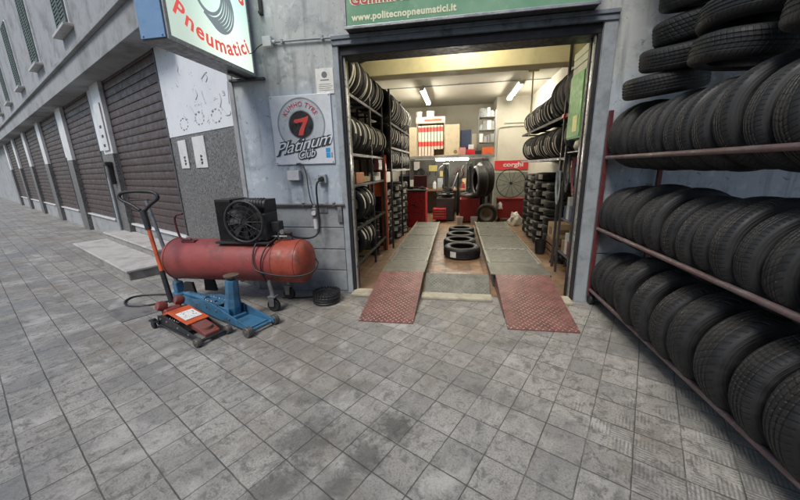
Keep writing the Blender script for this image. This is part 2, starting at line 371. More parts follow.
# interior shell
b=B(); bx(b,-.85,-.75,.30,8.4,0,3.72); bx(b,3.6,3.7,.30,8.4,0,3.72); bx(b,-.85,3.7,8.3,8.4,0,3.72); bx(b,2.55,3.6,7.2,8.3,0,3.7); obj('interior_wall',b,M_WALLI,shop)
b=B(); bx(b,-.85,3.7,.301,8.4,3.70,3.82); obj('ceiling',b,M_CEIL,shop)
b=B(); bx(b,-.75,3.6,1.45,1.75,3.06,3.70); obj('ceiling_beam',b,M_CREAM,shop,bevel=.01)
b=B(); bx(b,2.548,3.6,7.185,7.199,.0,1.42); bx(b,-.749,2.548,8.285,8.299,0,1.42); obj('painted_dado',b,mat('grey_green_dado',(.19,.20,.17),.6,dirt=.5),shop)
b=B(); tube(b,[(-.75,5.2,3.68),(1.4,5.2,3.68),(3.6,5.2,3.68)],.012,6,0); cyl(b,(1.4,5.2,3.67),(1.4,5.2,3.70),.04); obj('ceiling_conduit',b,M_GREYP,shop)
b=B(); tube(b,[(2.62,7.17,1.8),(2.62,7.17,2.75),(2.70,7.17,2.83),(3.58,7.17,2.83)],.022,8,1); tube(b,[(2.8,7.17,2.93),(3.58,7.17,2.93)],.018,8,0); obj('wall_pipe',b,M_WALLI,shop,smooth=60)
# threshold
for x0,x1,y1,lb in ((-.01,.27,.06,'short worn cream threshold strip left of the left ramp'),(.93,1.82,.02,'long worn cream threshold strip between the two red ramps'),(2.64,2.76,.06,'small worn cream threshold strip right of the right ramp')):
    b=B(); bx(b,x0,x1,-.16,y1,.002,.035); tag(obj('threshold_strip',b,mat('worn_cream_stone',(.40,.37,.28),.6,dirt=.6,dark=(.14,.12,.09)),bevel=.006),lb,'threshold','cream threshold strips at the doorway')
# ------------------------------------------------------------------ neighbour building along the street
nb=thing('neighbour_building','granite clad building with brown roller shutters left of the workshop','building',tuple(O))
def nch(name,b,m,bevel=0,parent=None,smooth=None):
    o=obj(name,b,m,None,bevel,smooth=smooth); o.parent=parent or nb; o.matrix_parent_inverse=Matrix.Translation(-O) if parent is None else Matrix(); return o
b=B(); sbx(b,0,45,-.25,-.02,0,9.5); sbx(b,5.5,45,-8,-.251,0,9.5); nch('wall',b,M_GREYW)
b=B(); sbx(b,.0,.10,-.02,.02,0,3.6); nch('corner_strip',b,M_GREYW,.005)
def bay(u0,u1,ue,first=False):
    # solid strip ue..u0 before the shutter: granite below, white paint above ; shutter u0..u1
    b=B(); sbx(b,ue,u0,-.02,.0,0,2.235); nch('granite_cladding',b,M_GRAN,.004)
    b=B(); bx(b,ue,u0,0,.006,2.24,3.6)
    for v in b.verts: v.co=v.co
    o=obj('white_panel',b,M_PANEL,nb); o.matrix_local=Matrix.Rotation(0,4,'Z')@Matrix(((UX.x,NX.x,0,0),(UX.y,NX.y,0,0),(0,0,1,0),(0,0,0,1)))
    b=B(); z=.56; k=0
    while z<3.62:
        # curved slat: three facets
        pts=[(-.014,0),(-.014,.010),(.002,.012),(.007,.04),(.007,.10),(.002,.132),(-.014,.134),(-.014,.142)]
        for (d0,h0),(d1,h1) in zip(pts,pts[1:]):
            f=b.faces.new([b.verts.new(SM@Vector((uu,-.002+dd,z+hh))) for uu,dd,hh in ((u0,d0,h0),(u1,d0,h0),(u1,d1,h1),(u0,d1,h1))])
        z+=.142
    sbx(b,u0,u1,-.08,-.047,.54,3.66)
    nch('roller_shutter',b,M_SHUT)
    b=B(); sbx(b,u0-.03,u1+.03,-.05,.05,.505,.545); nch('door_sill',b,M_WHITE,.004)
    b=B(); sbx(b,u0-.02,u0+.03,-.03,.015,.55,3.6); sbx(b,u1-.03,u1+.02,-.03,.015,.55,3.6); nch('shutter_guide',b,M_DARK,.003)
    b=B(); sbx(b,u0,u1,-.02,.0,0,.5); nch('riser_wall',b,M_GREYW,.003)
bay(2.28,5.3,.10)
def pil(u0,u1):
    b=B(); sbx(b,u0,u1,-.02,.10,0,2.12); nch('granite_pilaster',b,M_GRAN,.005)
    b=B(); sbx(b,u0,u1,-.02,.09,2.125,3.6); nch('pilaster_paint',b,M_WHITE,.005)
pil(5.32,6.0)
for k in range(5):
    u=6.7+k*4.2; bay(u,u+2.8,u-.7); pil(u+2.82,u+3.5)
b=B(); sbx(b,1.45,40,-.02,.40,3.6,3.98); sbx(b,1.43,40,-.02,.47,3.98,4.06); nch('shutter_box',b,M_GREYW,.008)
# upper floors: windows with balconies
for k in range(8):
    for fl in range(1,2):
        u=2.4+k*4.2; z=5.0
        b=B(); sbx(b,u,u+1.1,-.02,.03,z,z+2.2); w=nch('window',b,M_WHITE,.005)
        for h_ in (0,1):
            b=B(); ua=u+.06+h_*.50; sbx(b,ua,ua+.04,.032,.07,z+.06,z+2.14); sbx(b,ua+.44,ua+.48,.032,.07,z+.06,z+2.14); sbx(b,ua+.041,ua+.439,.032,.07,z+.06,z+.12); sbx(b,ua+.041,ua+.439,.032,.07,z+2.08,z+2.14)
            for q in range(26): sbx(b,ua+.041,ua+.439,.036+.0*q,.062,z+.135+q*.075,z+.175+q*.075)
            p=obj('shutter_leaf',b,mat('faded_green_shutter',(.10,.13,.11),.6,dirt=.5)); p.parent=w; p.matrix_parent_inverse=Matrix()
        b=B(); sbx(b,u-.08,u+1.18,-.02,.16,z-.07,z-.01); nch('window_sill',b,M_MARB,.006)
ST=[[(0.12, 2.772), (0.135, 2.658), (0.15, 2.509)], [(0.367, 2.663), (0.332, 2.581), (0.402, 2.495)], [(0.797, 2.912), (0.705, 2.95), (0.623, 2.967)], [(0.699, 2.965), (0.609, 2.903), (0.688, 2.853)], [(1.498, 3.213), (1.465, 3.166), (1.521, 3.124), (1.454, 3.068)], [(1.567, 2.514), (1.515, 2.482), (1.454, 2.451)], [(1.288, 2.626), (1.229, 2.559), (1.183, 2.501)], [(0.284, 2.387), (0.205, 2.375), (0.134, 2.392), (0.15, 2.425)], [(1.04, 2.809), (0.987, 2.734), (1.076, 2.679)], [(0.854, 2.765), (0.831, 2.679), (0.786, 2.591)]]
b=B(); r=random.Random(4)
for s_ in ST: tube(b,[SM@Vector((u,.0075,z)) for u,z in s_],.006,5,2)
for (cu,cz) in ((1.606,2.40),(1.05,2.43),(.539,2.41)):
    for k in range(9):
        a=k*.698+r.uniform(-.1,.1); tube(b,[SM@Vector((cu+.14*math.cos(a+q*.11),.0075,cz+.085*math.sin(a+q*.11))) for q in range(4)],r.uniform(.005,.013),5,0)
o=obj('graffiti_marks',b,mat('faded_black_paint',(.40,.415,.45),.7)); o.parent=nb; o.matrix_parent_inverse=Matrix.Translation(-O)
# plates on the granite
def splate(u0,u1,z0,z1,txt,label):
    b=B(); sbx(b,u0,u1,.002,.014,z0,z1); o=obj('wall_plate',b,M_WHITE,bevel=.002); tag(o,label,'plate',group='white plates on the granite wall')
    b=B(); r=random.Random(u0)
    cu=(u0+u1)/2-.03
    for i in range(3):
        Mx=SM@Matrix.Translation((cu,.0155,z0+.07+i*.05))@Matrix.Rotation(r.uniform(-.3,.3),4,'Y')
        bx(b,-.025,.025,-.001,.001,-.018,.018,Mx); bx(b,-.045,-.015,-.001,.001,.0,.012,Mx)
    obj('dark_mark',b,M_BLK,o)
splate(1.67,1.97,1.73,2.17,'','narrow white plate on granite, nearer the roller shutter')
splate(1.02,1.42,1.73,2.19,'','wide white plate on granite, nearer the workshop corner')
# left: sign board, lamp & pipe on the pilaster
b=B(); sbx(b,5.45,5.9,.102,.12,2.2,3.2); o=tag(obj('notice_sign',b,M_WHITE,bevel=.003),'tall white notice panel on the pilaster left of the roller shutter','notice')
b=B(); 
for i in range(3): bx(b,5.6,5.75,.121,.123,2.28+i*.2,2.34+i*.2,SM)
obj('printed_mark',b,M_BLK,o)
b=B(); sbx(b,5.5,5.62,.10,.2,1.45,1.9); sbx(b,5.47,5.65,.10,.24,1.86,1.95); tag(obj('wall_lamp',b,M_BLK,bevel=.02),'black box lantern fixed on the granite pilaster','lamp')
b=B(); tube(b,[SM@Vector((5.88,.14,z)) for z in (.3,1,1.6)],.035,8,0); tag(obj('drain_pipe',b,M_GREYP,smooth=60),'grey drain pipe at the foot of the granite pilaster','pipe')
# steps
st=thing('doorstep','worn pale marble double doorstep under the brown roller shutter','steps',tuple(SM@Vector((3.5,.5,0))))
stl=st.location.copy()
def stp(name,u0,u1,n0,n1,z0,z1,m,lab=None):
    b=B(); sbx(b,u0,u1,n0,n1,z0,z1); o=obj(name,b,m,None,.008); o.parent=st; o.matrix_parent_inverse=Matrix.Translation(-stl); return o
M_RIS=mat('stained_riser_stone',(.26,.25,.235),.6,dirt=.8,scale=4,dark=(.10,.095,.09))
stp('lower_riser',2.14,6.0,.02,.99,0,.135,M_RIS); stp('lower_tread',2.12,6.02,.02,1.02,.137,.172,M_MARB)
stp('upper_riser',2.58,6.0,.02,.43,.174,.300,M_RIS); stp('upper_tread',2.56,6.02,.02,.46,.302,.34,M_MARB)
# ------------------------------------------------------------------ projecting sign
sg=thing('projecting_sign','lit projecting box sign with a tyre picture and red lettering Pneumatici','sign',(-1.22,-.66,2.77))
L=Vector((-1.22,-.66,2.77))
def rel(o,p,l): o.parent=p; o.matrix_parent_inverse=Matrix.Translation(-l); return o
M_SIGNSIDE=mat('blue_sign_case',(.17,.30,.48),.35,dirt=.2)
X0,X1,Y0,Y1,Z0,Z1=-1.345,-1.095,-1.30,-.04,2.77,3.95
b=B(); bx(b,X0,X1,Y0,Y1,Z0,Z1); rel(obj('case',b,M_DARK if False else mat('sign_case_grey',(.16,.17,.18),.4,.0,dirt=.08,bump=0),None,.006),sg,L)
b=B(); bx(b,X0+.004,X1-.004,Y0-.012,Y0-.001,Z0+.01,Z1-.01)
for x in (X0+.03,X1-.03): cyl(b,(x,Y0-.02,Z0+.03),(x,Y0-.01,Z0+.03),.007)
rel(obj('end_panel',b,M_SIGNSIDE,None,.002),sg,L)
# lit translucent face: brighter near its tubes is a property of the lit box, two materials of emission
m,t,bb=nt('lit_sign_acrylic'); n=N(t); p=n.pos(); x,y,z=n.sep(p)
bb.inputs['Base Color'].default_value=(.55,.62,.56,1); bb.inputs['Roughness'].default_value=.3
c=n.mix(n.ramp(z,2.9,3.7),(.74,.88,.72),(.46,.74,.66)); t.links.new(c,bb.inputs['Emission Color']); 
t.links.new(n.ramp(n.m('ABSOLUTE',n.m('ADD',y,.42)),.0,.75,.62,.30),bb.inputs['Emission Strength']); M_LIT=m
b=B(); bx(b,X1+.001,X1+.010,Y0+.035,Y1-.03,Z0+.035,Z1-.03); rel(obj('lit_face',b,M_LIT,None,0),sg,L)
b=B()
for (a0,a1,c0,c1) in ((Y0,Y0+.035,Z0,Z1),(Y1-.03,Y1,Z0,Z1)): bx(b,X1+.001,X1+.018,a0,a1,c0,c1)
bx(b,X1+.001,X1+.018,Y0+.035,Y1-.03,Z0,Z0+.035); bx(b,X1+.001,X1+.018,Y0+.035,Y1-.03,Z1-.03,Z1); rel(obj('face_frame',b,M_ALU,None,.003),sg,L)
def sM(y,z): return Matrix.Translation((X1+.0115,y,z))@Matrix.Rotation(PI/2,4,'Z')@Matrix.Rotation(PI/2,4,'X')
m,t,bb=nt('red_lit_lettering'); bb.inputs['Base Color'].default_value=(.6,.03,.03,1); bb.inputs['Emission Color'].default_value=(1.,.16,.13,1); bb.inputs['Emission Strength'].default_value=.30; M_LRED=m
b=B(); text(b,'Pneumatici',.20,sM(-.655,3.93),bold=.004,arc=-1.0,fit=1.08,ext=.001,spacing=1.12)
rel(obj('lettering',b,M_LRED),sg,L)
b=B(); text(b,'Politecno',.22,sM(-.645,3.12),bold=.004,arc=.66,fit=1.25,ext=.001); rel(obj('upper_lettering',b,M_LRED),sg,L)
# tyre picture (grey drawing)
m,t,bb=nt('sign_tyre_print'); bb.inputs['Base Color'].default_value=(.2,.22,.23,1); bb.inputs['Emission Color'].default_value=(.28,.33,.35,1); bb.inputs['Emission Strength'].default_value=.3; M_PRT=m
b=B()
MM=sM(-.66,3.36)@Matrix.Rotation(-.55,4,'Z')@Matrix.Diagonal((.84,.84,1,1))
def ringp(bm,rx0,rx1,ry,y0,M,a0=0,a1=2*PI,z=0,k=40,cx=0):
    A_=[];B_=[]
    for i in range(k+1):
        a=a0+(a1-a0)*i/k
        A_.append(bm.verts.new(M@Vector((cx+rx0*math.cos(a),y0+rx0*ry*math.sin(a),z)))); B_.append(bm.verts.new(M@Vector((cx+rx1*math.cos(a),y0+rx1*ry*math.sin(a),z))))
    for i in range(k): bm.faces.new((A_[i],A_[i+1],B_[i+1],B_[i]))
ringp(b,.20,.235,1.25,.02,MM,cx=-.06)
for k in range(6): ringp(b,.215+k*0,.245,1.22,.0,MM,-1.55,1.3,cx=-.03+k*.038,z=.0004*(k+1))
rel(obj('tyre_picture',b,M_PRT),sg,L)
b=B(); bx(b,-1.45,-.98,-.05,-.003,2.735,2.765)
for x in (-1.42,-1.01): cyl(b,(x,-.056,2.75),(x,-.048,2.75),.012)
bx(b,-1.24,-1.20,-.35,-.05,2.74,2.768); rel(obj('bracket',b,M_DARK,None,.003),sg,L)
# ------------------------------------------------------------------ green shop sign over the door
gs=thing('shop_sign','long green shop sign with red and cream lettering above the doorway','sign',(1.35,-.1,3.21))
L=Vector((1.35,-.1,3.21))
m,t,bb=nt('green_sign_face'); n=N(t); p=n.pos(); x,y,z=n.sep(p)
c=n.mix(n.ramp(n.noise(p,1.3,3),.4,.65),(.13,.30,.17),(.24,.40,.26)); c=n.mix(n.ramp(n.noise(p,9,5,.7),.5,.7,0,.3),c,(.4,.5,.36)); t.links.new(c,bb.inputs['Base Color']); bb.inputs['Roughness'].default_value=.35
M_GS=m
b=B(); bx(b,.125,2.69,-.16,-.003,3.132,4.45); rel(obj('case',b,M_DARK,None,.006),gs,L)
b=B(); bx(b,.15,2.665,-.168,-.161,3.16,4.42); rel(obj('panel',b,M_GS),gs,L)
b=B(); bx(b,.12,2.695,-.18,-.161,3.128,3.158); bx(b,.12,.148,-.18,-.161,3.16,4.45); bx(b,2.667,2.695,-.18,-.161,3.16,4.45); rel(obj('frame',b,M_STEEL,None,.004),gs,L)
b=B(); text(b,'www.politecnopneumatici.it',.092,wallM(.21,-.1695,3.232),bold=.0035,align='LEFT',fit=1.12,spacing=1.08,ext=.001)
rel(obj('web_address',b,mat('cream_lettering',(.75,.72,.5),.5,dirt=.1)),gs,L)
b=B(); text(b,'Gommista',.15,wallM(.195,-.1700,3.40),bold=.010,align='LEFT',ext=.001,spacing=1.02,fit=.66); rel(obj('lettering_outline',b,mat('cream_lettering',(0,0,0))),gs,L)
b=B(); text(b,'Gommista',.15,wallM(.2,-.1725,3.40),bold=.002,align='LEFT',ext=.001,spacing=1.05,fit=.65); rel(obj('lettering',b,mat('red_lettering',(.5,.03,.03),.5,dirt=.1)),gs,L)
b=B(); lathe(b,[(.22,0),(.22,.002)],40,wallM(2.0,-.1700,3.46)@Matrix.Diagonal((1.5,.8,1,1))); rel(obj('pale_emblem',b,mat('pale_emblem',(.6,.65,.6),.5)),gs,L)
# conduit + junction box over the door
b=B(); tube(b,[(-.80,-.03,3.13),(-.4,-.03,3.125),(.04,-.03,3.115)],.012,8,0)
for x in (-.7,-.2): bx(b,x-.012,x+.012,-.046,-.002,3.105,3.15)
o=tag(obj('conduit_pipe',b,M_GREYP,smooth=60),'thin grey conduit running to the doorway from a small junction box','pipe')
b=B(); bx(b,-.93,-.82,-.07,-.003,3.08,3.19); cyl(b,(-.82,-.035,3.13),(-.78,-.035,3.13),.02)
tag(obj('junction_box',b,M_WHITE,bevel=.006),'small white junction box high on the wall beside the lit sign','box')
b=B(); tube(b,[(-.93,-.04,3.12),(-1.0,-.05,3.09),(-1.05,-.08,3.02),(-1.09,-.12,3.0)],.005,6); tag(obj('power_cable',b,M_BLK),'thin black cable from the junction box into the lit sign','cable')
b=B(); bx(b,-.95,-.91,-.03,-.003,3.42,3.6); cyl(b,(-.93,-.06,3.44),(-.93,-.01,3.44),.018); tag(obj('wall_hook',b,M_BLKM,bevel=.003),'rusty dark hook fixed high on the workshop wall','hook')
# ------------------------------------------------------------------ notice sheet and poster board
o=box('notice_sheet',-.325,-.105,-.009,-.002,2.535,2.815,M_PAPER,bevel=.001); tag(o,'small white printed notice pinned above the tyre poster board','notice')
b=B(); lathe(b,[(.035,0),(.035,.001)],24,wallM(-.215,-.0095,2.745)); bx(b,-.27,-.16,-.0105,-.0095,2.683,2.693)
for i in range(4): bx(b,-.29,-.14+.02*(i%2),-.0105,-.0095,2.66-i*.022-.02,2.664-i*.022-.02)
obj('print',b,mat('grey_print',(.16,.16,.17),.6),o)
pb=thing('poster_board','white board with round tyre club emblem fixed beside the doorway','sign',(-.57,0,1.72))
L=Vector((-.57,0,1.72))
M_BOARD=mat('pale_blue_board',(.62,.65,.68),.35,dirt=.3,scale=3)
b=B(); bx(b,-.955,-.155,-.02,-.003,1.725,2.545); rel(obj('board',b,M_BOARD,None,.006),pb,L)
b=B(); 
for x in (-.935,-.175):
    for z in (1.745,2.525): cyl(b,(x,-.024,z),(x,-.019,z),.008)
rel(obj('screw',b,M_STEEL),pb,L)
c0=(-.56,2.20)
b=B(); ringp(b,.165,.30,1,0,wallM(c0[0],-.0215,c0[1]),k=56); rel(obj('outer_ring',b,mat('silver_print',(.50,.54,.57),.35,.2,dirt=.2)),pb,L)
b=B(); ringp(b,.297,.315,1,0,wallM(c0[0],-.0225,c0[1]),k=56); ringp(b,.158,.172,1,0,wallM(c0[0],-.0225,c0[1]),k=56); rel(obj('ring_edge',b,mat('grey_edge',(.25,.27,.29),.4)),pb,L)
b=B(); lathe(b,[(.16,0),(.16,.0015)],48,wallM(c0[0],-.0215,c0[1])); rel(obj('emblem_disc',b,mat('dark_print',(.03,.028,.03),.35)),pb,L)
b=B(); text(b,'KUMHO TYRE',.078,wallM(c0[0],-.024,c0[1]),arc=.236,spacing=1.15,fit=.50); rel(obj('ring_lettering',b,mat('red_print',(.50,.035,.06),.4,dirt=.1)),pb,L)
b=B() # swoosh seven
P7=[(-.095,.035),(-.08,.065),(.0,.072),(.105,.10),(.095,.055),(.045,-.04),(.015,-.125),(-.045,-.125),(-.03,-.07),(.03,.03),(-.02,.028),(-.06,.018)]
a_=[b.verts.new(wallM(c0[0],-.0245,c0[1])@Vector((x,y,0))) for x,y in P7]; f=b.faces.new(a_); bmesh.ops.triangulate(b,faces=[f])
rel(obj('emblem',b,mat('red_emblem',(.58,.07,.06),.4,dirt=.1)),pb,L)
TI_=.17
def script(bm,off,bold,y):
    text(bm,'Platinum',.20,wallM(-.575,y,1.96)@Matrix.Rotation(TI_,4,'Z'),shear=.55,bold=bold,fit=.80,spacing=.93)
    text(bm,'Club',.14,wallM(-.53,y,1.845)@Matrix.Rotation(TI_*.8,4,'Z'),shear=.45,bold=bold,xs=.95,spacing=.92)
    # swash under the words
    pts=[(-.40,-.15),(-.33,-.105),(-.2,-.115),(-.12,-.09)]
b=B(); script(b,0,.013,-.0255); rel(obj('script_outline',b,mat('dark_print2',(.04,.045,.05),.4)),pb,L)
b=B(); script(b,0,.0,-.0290); rel(obj('script_lettering',b,mat('white_print',(.62,.66,.7),.4,dirt=.1)),pb,L)
b=B()
for k in range(2):
    bx(b,-.262,-.205,-.0225,-.0205,1.80+k*.062,1.855+k*.06)
rel(obj('blue_mark',b,mat('blue_print',(.04,.30,.62),.4)),pb,L)
b=B(); bx(b,-.195,-.175,-.0225,-.0205,1.80,1.86); rel(obj('side_mark',b,mat('grey_edge',(0,0,0))),pb,L)
# ------------------------------------------------------------------ boxes, pipe, valves, cables on the pillar
b=B(); tube(b,[(-1.44,-.05,1.215),(-.9,-.05,1.212),(-.4,-.05,1.21),(-.06,-.05,1.205)],.016,8,0)
for x in (-1.2,-.62,-.2): bx(b,x-.012,x+.012,-.07,-.019,1.19,1.235)
tag(obj('air_pipe',b,mat('rusty_pipe',(.14,.12,.11),.6,.4,dirt=.6),smooth=60),'brown steel air pipe running waist high across the pillar','pipe')
wb=thing('switch_box','grey rounded switch box under the poster board','electrical box',(-.71,0,1.6)); L=Vector((-.71,0,1.6))
b=B(); bx(b,-.80,-.62,-.07,-.003,1.52,1.66); rel(obj('body',b,M_GREYP,None,.02),wb,L)
b=B(); bx(b,-.79,-.63,-.078,-.071,1.53,1.65); rel(obj('cover',b,M_WHITE,None,.004),wb,L)
so=thing('wall_socket','round grey wall socket with a black plug right of the switch box','socket',(-.335,0,1.55)); L=Vector((-.335,0,1.55))
b=B(); bx(b,-.39,-.28,-.05,-.003,1.48,1.60); rel(obj('body',b,M_GREYP,None,.012),so,L)
b=B(); cyl(b,(-.335,-.05,1.54),(-.335,-.12,1.53),.032,.024); rel(obj('plug',b,M_BLK,smooth=40),so,L)
vv=thing('air_regulator','small white and steel air regulator hanging from the brown pipe','regulator',(-.46,-.05,1.2)); L=Vector((-.46,-.05,1.2))
b=B(); bx(b,-.49,-.43,-.09,-.04,1.03,1.17); cyl(b,(-.46,-.065,1.17),(-.46,-.065,1.205),.02); rel(obj('body',b,M_STEEL,None,.006),vv,L)
b=B(); cyl(b,(-.46,-.065,.90),(-.46,-.065,1.03),.028,.03); rel(obj('bowl',b,M_WHITE,smooth=50),vv,L)
b=B(); cyl(b,(-.46,-.09,1.11),(-.46,-.115,1.11),.03); rel(obj('gauge',b,M_WHITE,smooth=40),vv,L)
b=B(); bx(b,-.16,-.10,-.05,-.02,.98,1.19); bx(b,-.42,-.3,-.03,-.02,1.1,1.19); tag(obj('pipe_bracket',b,M_STEEL,bevel=.004),'flaking steel brackets behind the waist high pipe','bracket')
b=B(); tube(b,[(-.67,-.03,1.73),(-.58,-.05,1.74),(-.53,-.06,1.6),(-.52,-.07,1.4),(-.50,-.07,1.25),(-.47,-.07,1.2)],.008,6); tag(obj('grey_cable',b,M_DARK,smooth=60),'thin grey cable looping from the switch box down to the regulator','cable')
b=B(); tube(b,[(-.335,-.11,1.53),(-.38,-.15,1.48),(-.385,-.13,1.2),(-.37,-.14,.95),(-.42,-.2,.80),(-.60,-.35,.83),(-.70,-.40,.90)],.012,8); tag(obj('black_power_lead',b,M_BLK,smooth=60),'thick black power lead hanging from the socket to the compressor','cable')
# ------------------------------------------------------------------ compressor
TC=Vector((-1.32,-.52,.585)); TRr=.262; HL=.85
cp=thing('air_compressor','large red tank air compressor with a black motor on top','compressor',(TC.x,TC.y,0)); L=Vector((TC.x,TC.y,0))
def xm(x): return Matrix.Translation((x,TC.y,TC.z))@Matrix.Rotation(PI/2,4,'Y')
def dome(sgn,x0,r,d,k=8): return [(r*math.cos(PI/2*i/k),x0+sgn*d*math.sin(PI/2*i/k)) for i in range(k+1)]
b=B(); pr=[(max(r,.004),h) for r,h in dome(-1,-HL,TRr,.13)][::-1]+[(TRr,HL-.28)]; lathe(b,pr,48,xm(TC.x)); rel(obj('tank',b,M_TANK,None,smooth=35),cp,L)
b=B(); pr=[(TRr+.001,HL-.279)]+[(max(r,.004),h) for r,h in dome(1,HL,TRr,.13)]; lathe(b,pr,48,xm(TC.x)); rel(obj('tank_end',b,M_TANKE,None,smooth=35),cp,L)
b=B(); 
for x in (-HL,HL-.28,HL): lathe(b,[(TRr-.004,x-.008),(TRr+.006,x-.004),(TRr+.006,x+.004),(TRr-.004,x+.008)],48,xm(TC.x))
rel(obj('weld_seam',b,M_TANKE,None,smooth=50),cp,L)
tx,ty,tz=TC
b=B(); cyl(b,(-1.32,ty_ if False else TC.y,TC.z-TRr-.03),(-1.32,TC.y,TC.z-TRr+.01),.02); rel(obj('drain_plug',b,M_STEEL,None),cp,L)
# feet and casters
b=B()
for x in (-.62,):
    for s in (-1,1): prism(b,[(-.09,-.16),(.09,-.16),(.05,.08),(-.07,.08)],-.02,.02,Matrix.Translation((tx+x,ty+s*.17,tz-.34))@Matrix.Rotation(PI/2,4,'X'))
rel(obj('foot',b,M_BLKM,None,.004),cp,L)
for s,nm in ((-1,'a'),(1,'b')):
    wx=tx+.52; wy=ty+s*.19
    b=B(); cyl(b,(wx-.03,wy*1.0,tz-.19),(wx,wy,.20),.026); bx(b,wx-.05,wx+.05,wy-.045,wy+.045,.185,.2)
    for q in (-1,1): prism(b,[(-.04,.0),(.02,.0),(.03,.12),(-.045,.12)],-.003,.003,Matrix.Translation((wx,wy+q*.036,.07))@Matrix.Rotation(PI/2,4,'X'))
    f=rel(obj('caster_fork',b,M_STEEL,None,.003),cp,L)
    b=B(); lathe(b,[(.03,-.024),(.07,-.024),(.078,-.014),(.078,.014),(.07,.024),(.03,.024)],28,Matrix.Translation((wx,wy,.079))@Matrix.Rotation(PI/2,4,'X')); rel(obj('caster_wheel',b,M_BLK,None,smooth=40),cp,L)
# handle at the far end
b=B(); hx=-1.97; tube(b,[(hx+.10,ty-.09,tz+.27),(hx-.02,ty-.1,tz+.27),(hx-.06,ty-.1,tz+.34),(hx-.08,ty-.1,tz+.53),(hx-.04,ty-.1,tz+.58),(hx+.05,ty-.1,tz+.59)],.013,8,1)
bx(b,hx-.02,hx+.16,ty-.12,ty-.05,tz+.236,tz+.262); rel(obj('pull_handle',b,M_REDM,None,smooth=50),cp,L)
b=B(); tube(b,[(tx+.75,ty,tz+.25),(tx+.75,ty,tz+.33),(tx+.55,ty,tz+.33),(tx+.55,ty,tz+.25)],.011,8,0); rel(obj('bracket_handle',b,M_REDM,None,smooth=50),cp,L)
# pump unit: base plate, cowl, fan guard, motor
ux0,ux1=-1.70,-1.14
b=B(); bx(b,-1.46,-.76,ty-.19,ty+.19,tz+.245,tz+.27); rel(obj('mount_plate',b,M_BLKM,None,.004),cp,L)
b=B(); bx(b,-1.42,-1.22,ty-.15,ty+.17,tz+.272,tz+.76); bx(b,-1.22,-.83,ty-.10,ty+.17,tz+.272,tz+.745)
for i in range(16): bx(b,-1.415+i*.012,-1.409+i*.012,ty-.156,ty-.151,tz+.29,tz+.74)
rel(obj('cooler_housing',b,M_BLKM,None,.012),cp,L)
fx,fz=-1.04,tz+.51; fy=ty-.20
b=B(); torus(b,None,.235,.016,Matrix.Translation((fx,fy,fz))@Matrix.Rotation(PI/2,4,'X')); 
for rr in (.06,.12,.18): torus(b,None,rr,.004,Matrix.Translation((fx,fy-.01,fz))@Matrix.Rotation(PI/2,4,'X'),32,6)
for i in range(12):
    a=2*PI*i/12; cyl(b,(fx+.03*math.cos(a),fy-.012,fz+.03*math.sin(a)),(fx+.235*math.cos(a),fy,fz+.235*math.sin(a)),.004,n=6)
rel(obj('fan_guard',b,M_BLKM,None,smooth=50),cp,L)
b=B(); cyl(b,(fx,fy+.03,fz),(fx,fy+.0,fz),.045)
for i in range(8):
    M_=Matrix.Translation((fx,fy+.025,fz))@Matrix.Rotation(PI/2,4,'X')@Matrix.Rotation(2*PI*i/8,4,'Z')@Matrix.Rotation(.5,4,'X')
    prism(b,[(.03,-.02),(.21,-.046),(.21,.046),(.03,.02)],-.002,.002,M_)
rel(obj('fan',b,mat('fan_metal',(.018,.018,.02),.6,.0),None),cp,L)
b=B(); cyl(b,(fx,fy+.04,fz),(fx,ty+.18,fz),.195,.17,28); bx(b,-.95,-.80,ty-.15,ty+.13,tz+.272,tz+.60); rel(obj('pump_block',b,M_BLKM,None,.02),cp,L)
b=B(); cyl(b,(-1.03,ty-.12,tz+.72),(-.77,ty-.12,tz+.70),.06,n=24); bx(b,-.95,-.85,ty-.12,ty+.03,tz+.6,tz+.68)
for i in range(6): lathe(b,[(.062,-.004),(.068,0),(.062,.004)],24,Matrix.Translation((-.98+i*.035,ty-.12,tz+.71))@Matrix.Rotation(PI/2,4,'Y'))
rel(obj('motor',b,M_BLKM,None,.004),cp,L)
b=B(); bx(b,-.80,-.69,ty-.06,ty+.05,tz+.37,tz+.49); rel(obj('pressure_switch',b,M_BLK,None,.01),cp,L)
b=B(); cyl(b,(-.745,ty,tz+.25),(-.745,ty,tz+.38),.016); cyl(b,(-.66,ty-.03,tz+.28),(-.66,ty-.03,tz+.36),.012); cyl(b,(-.82,ty-.06,tz+.315),(-.60,ty-.06,tz+.315),.012); cyl(b,(-.66,ty-.07,tz+.37),(-.66,ty-.045,tz+.37),.028); rel(obj('valve_manifold',b,M_STEEL,None,smooth=50),cp,L)
b=B(); bx(b,-.64,-.55,ty-.07,ty-.02,tz+.345,tz+.365); rel(obj('valve_lever',b,M_BLK,None,.006),cp,L)
b=B(); tube(b,[(-.82,ty-.06,tz+.315),(-.95,ty-.2,tz+.27),(-.94,ty-.31,tz+.0),(-.82,ty-.33,tz-.06),(-.5,ty-.26,tz-.12),(-.28,ty-.18,tz-.10),(-.24,ty-.05,tz-.02),(-.34,ty+.1,tz+.0)],.010,8); rel(obj('air_hose',b,M_BLK,None,smooth=60),cp,L)
b=B(); tube(b,[(-.70,ty-.06,tz+.33),(-.80,ty-.24,tz+.22),(-.86,ty-.30,tz-.0),(-.84,ty-.22,tz-.2)],.008,8); rel(obj('thin_hose',b,M_BLK,None,smooth=60),cp,L)
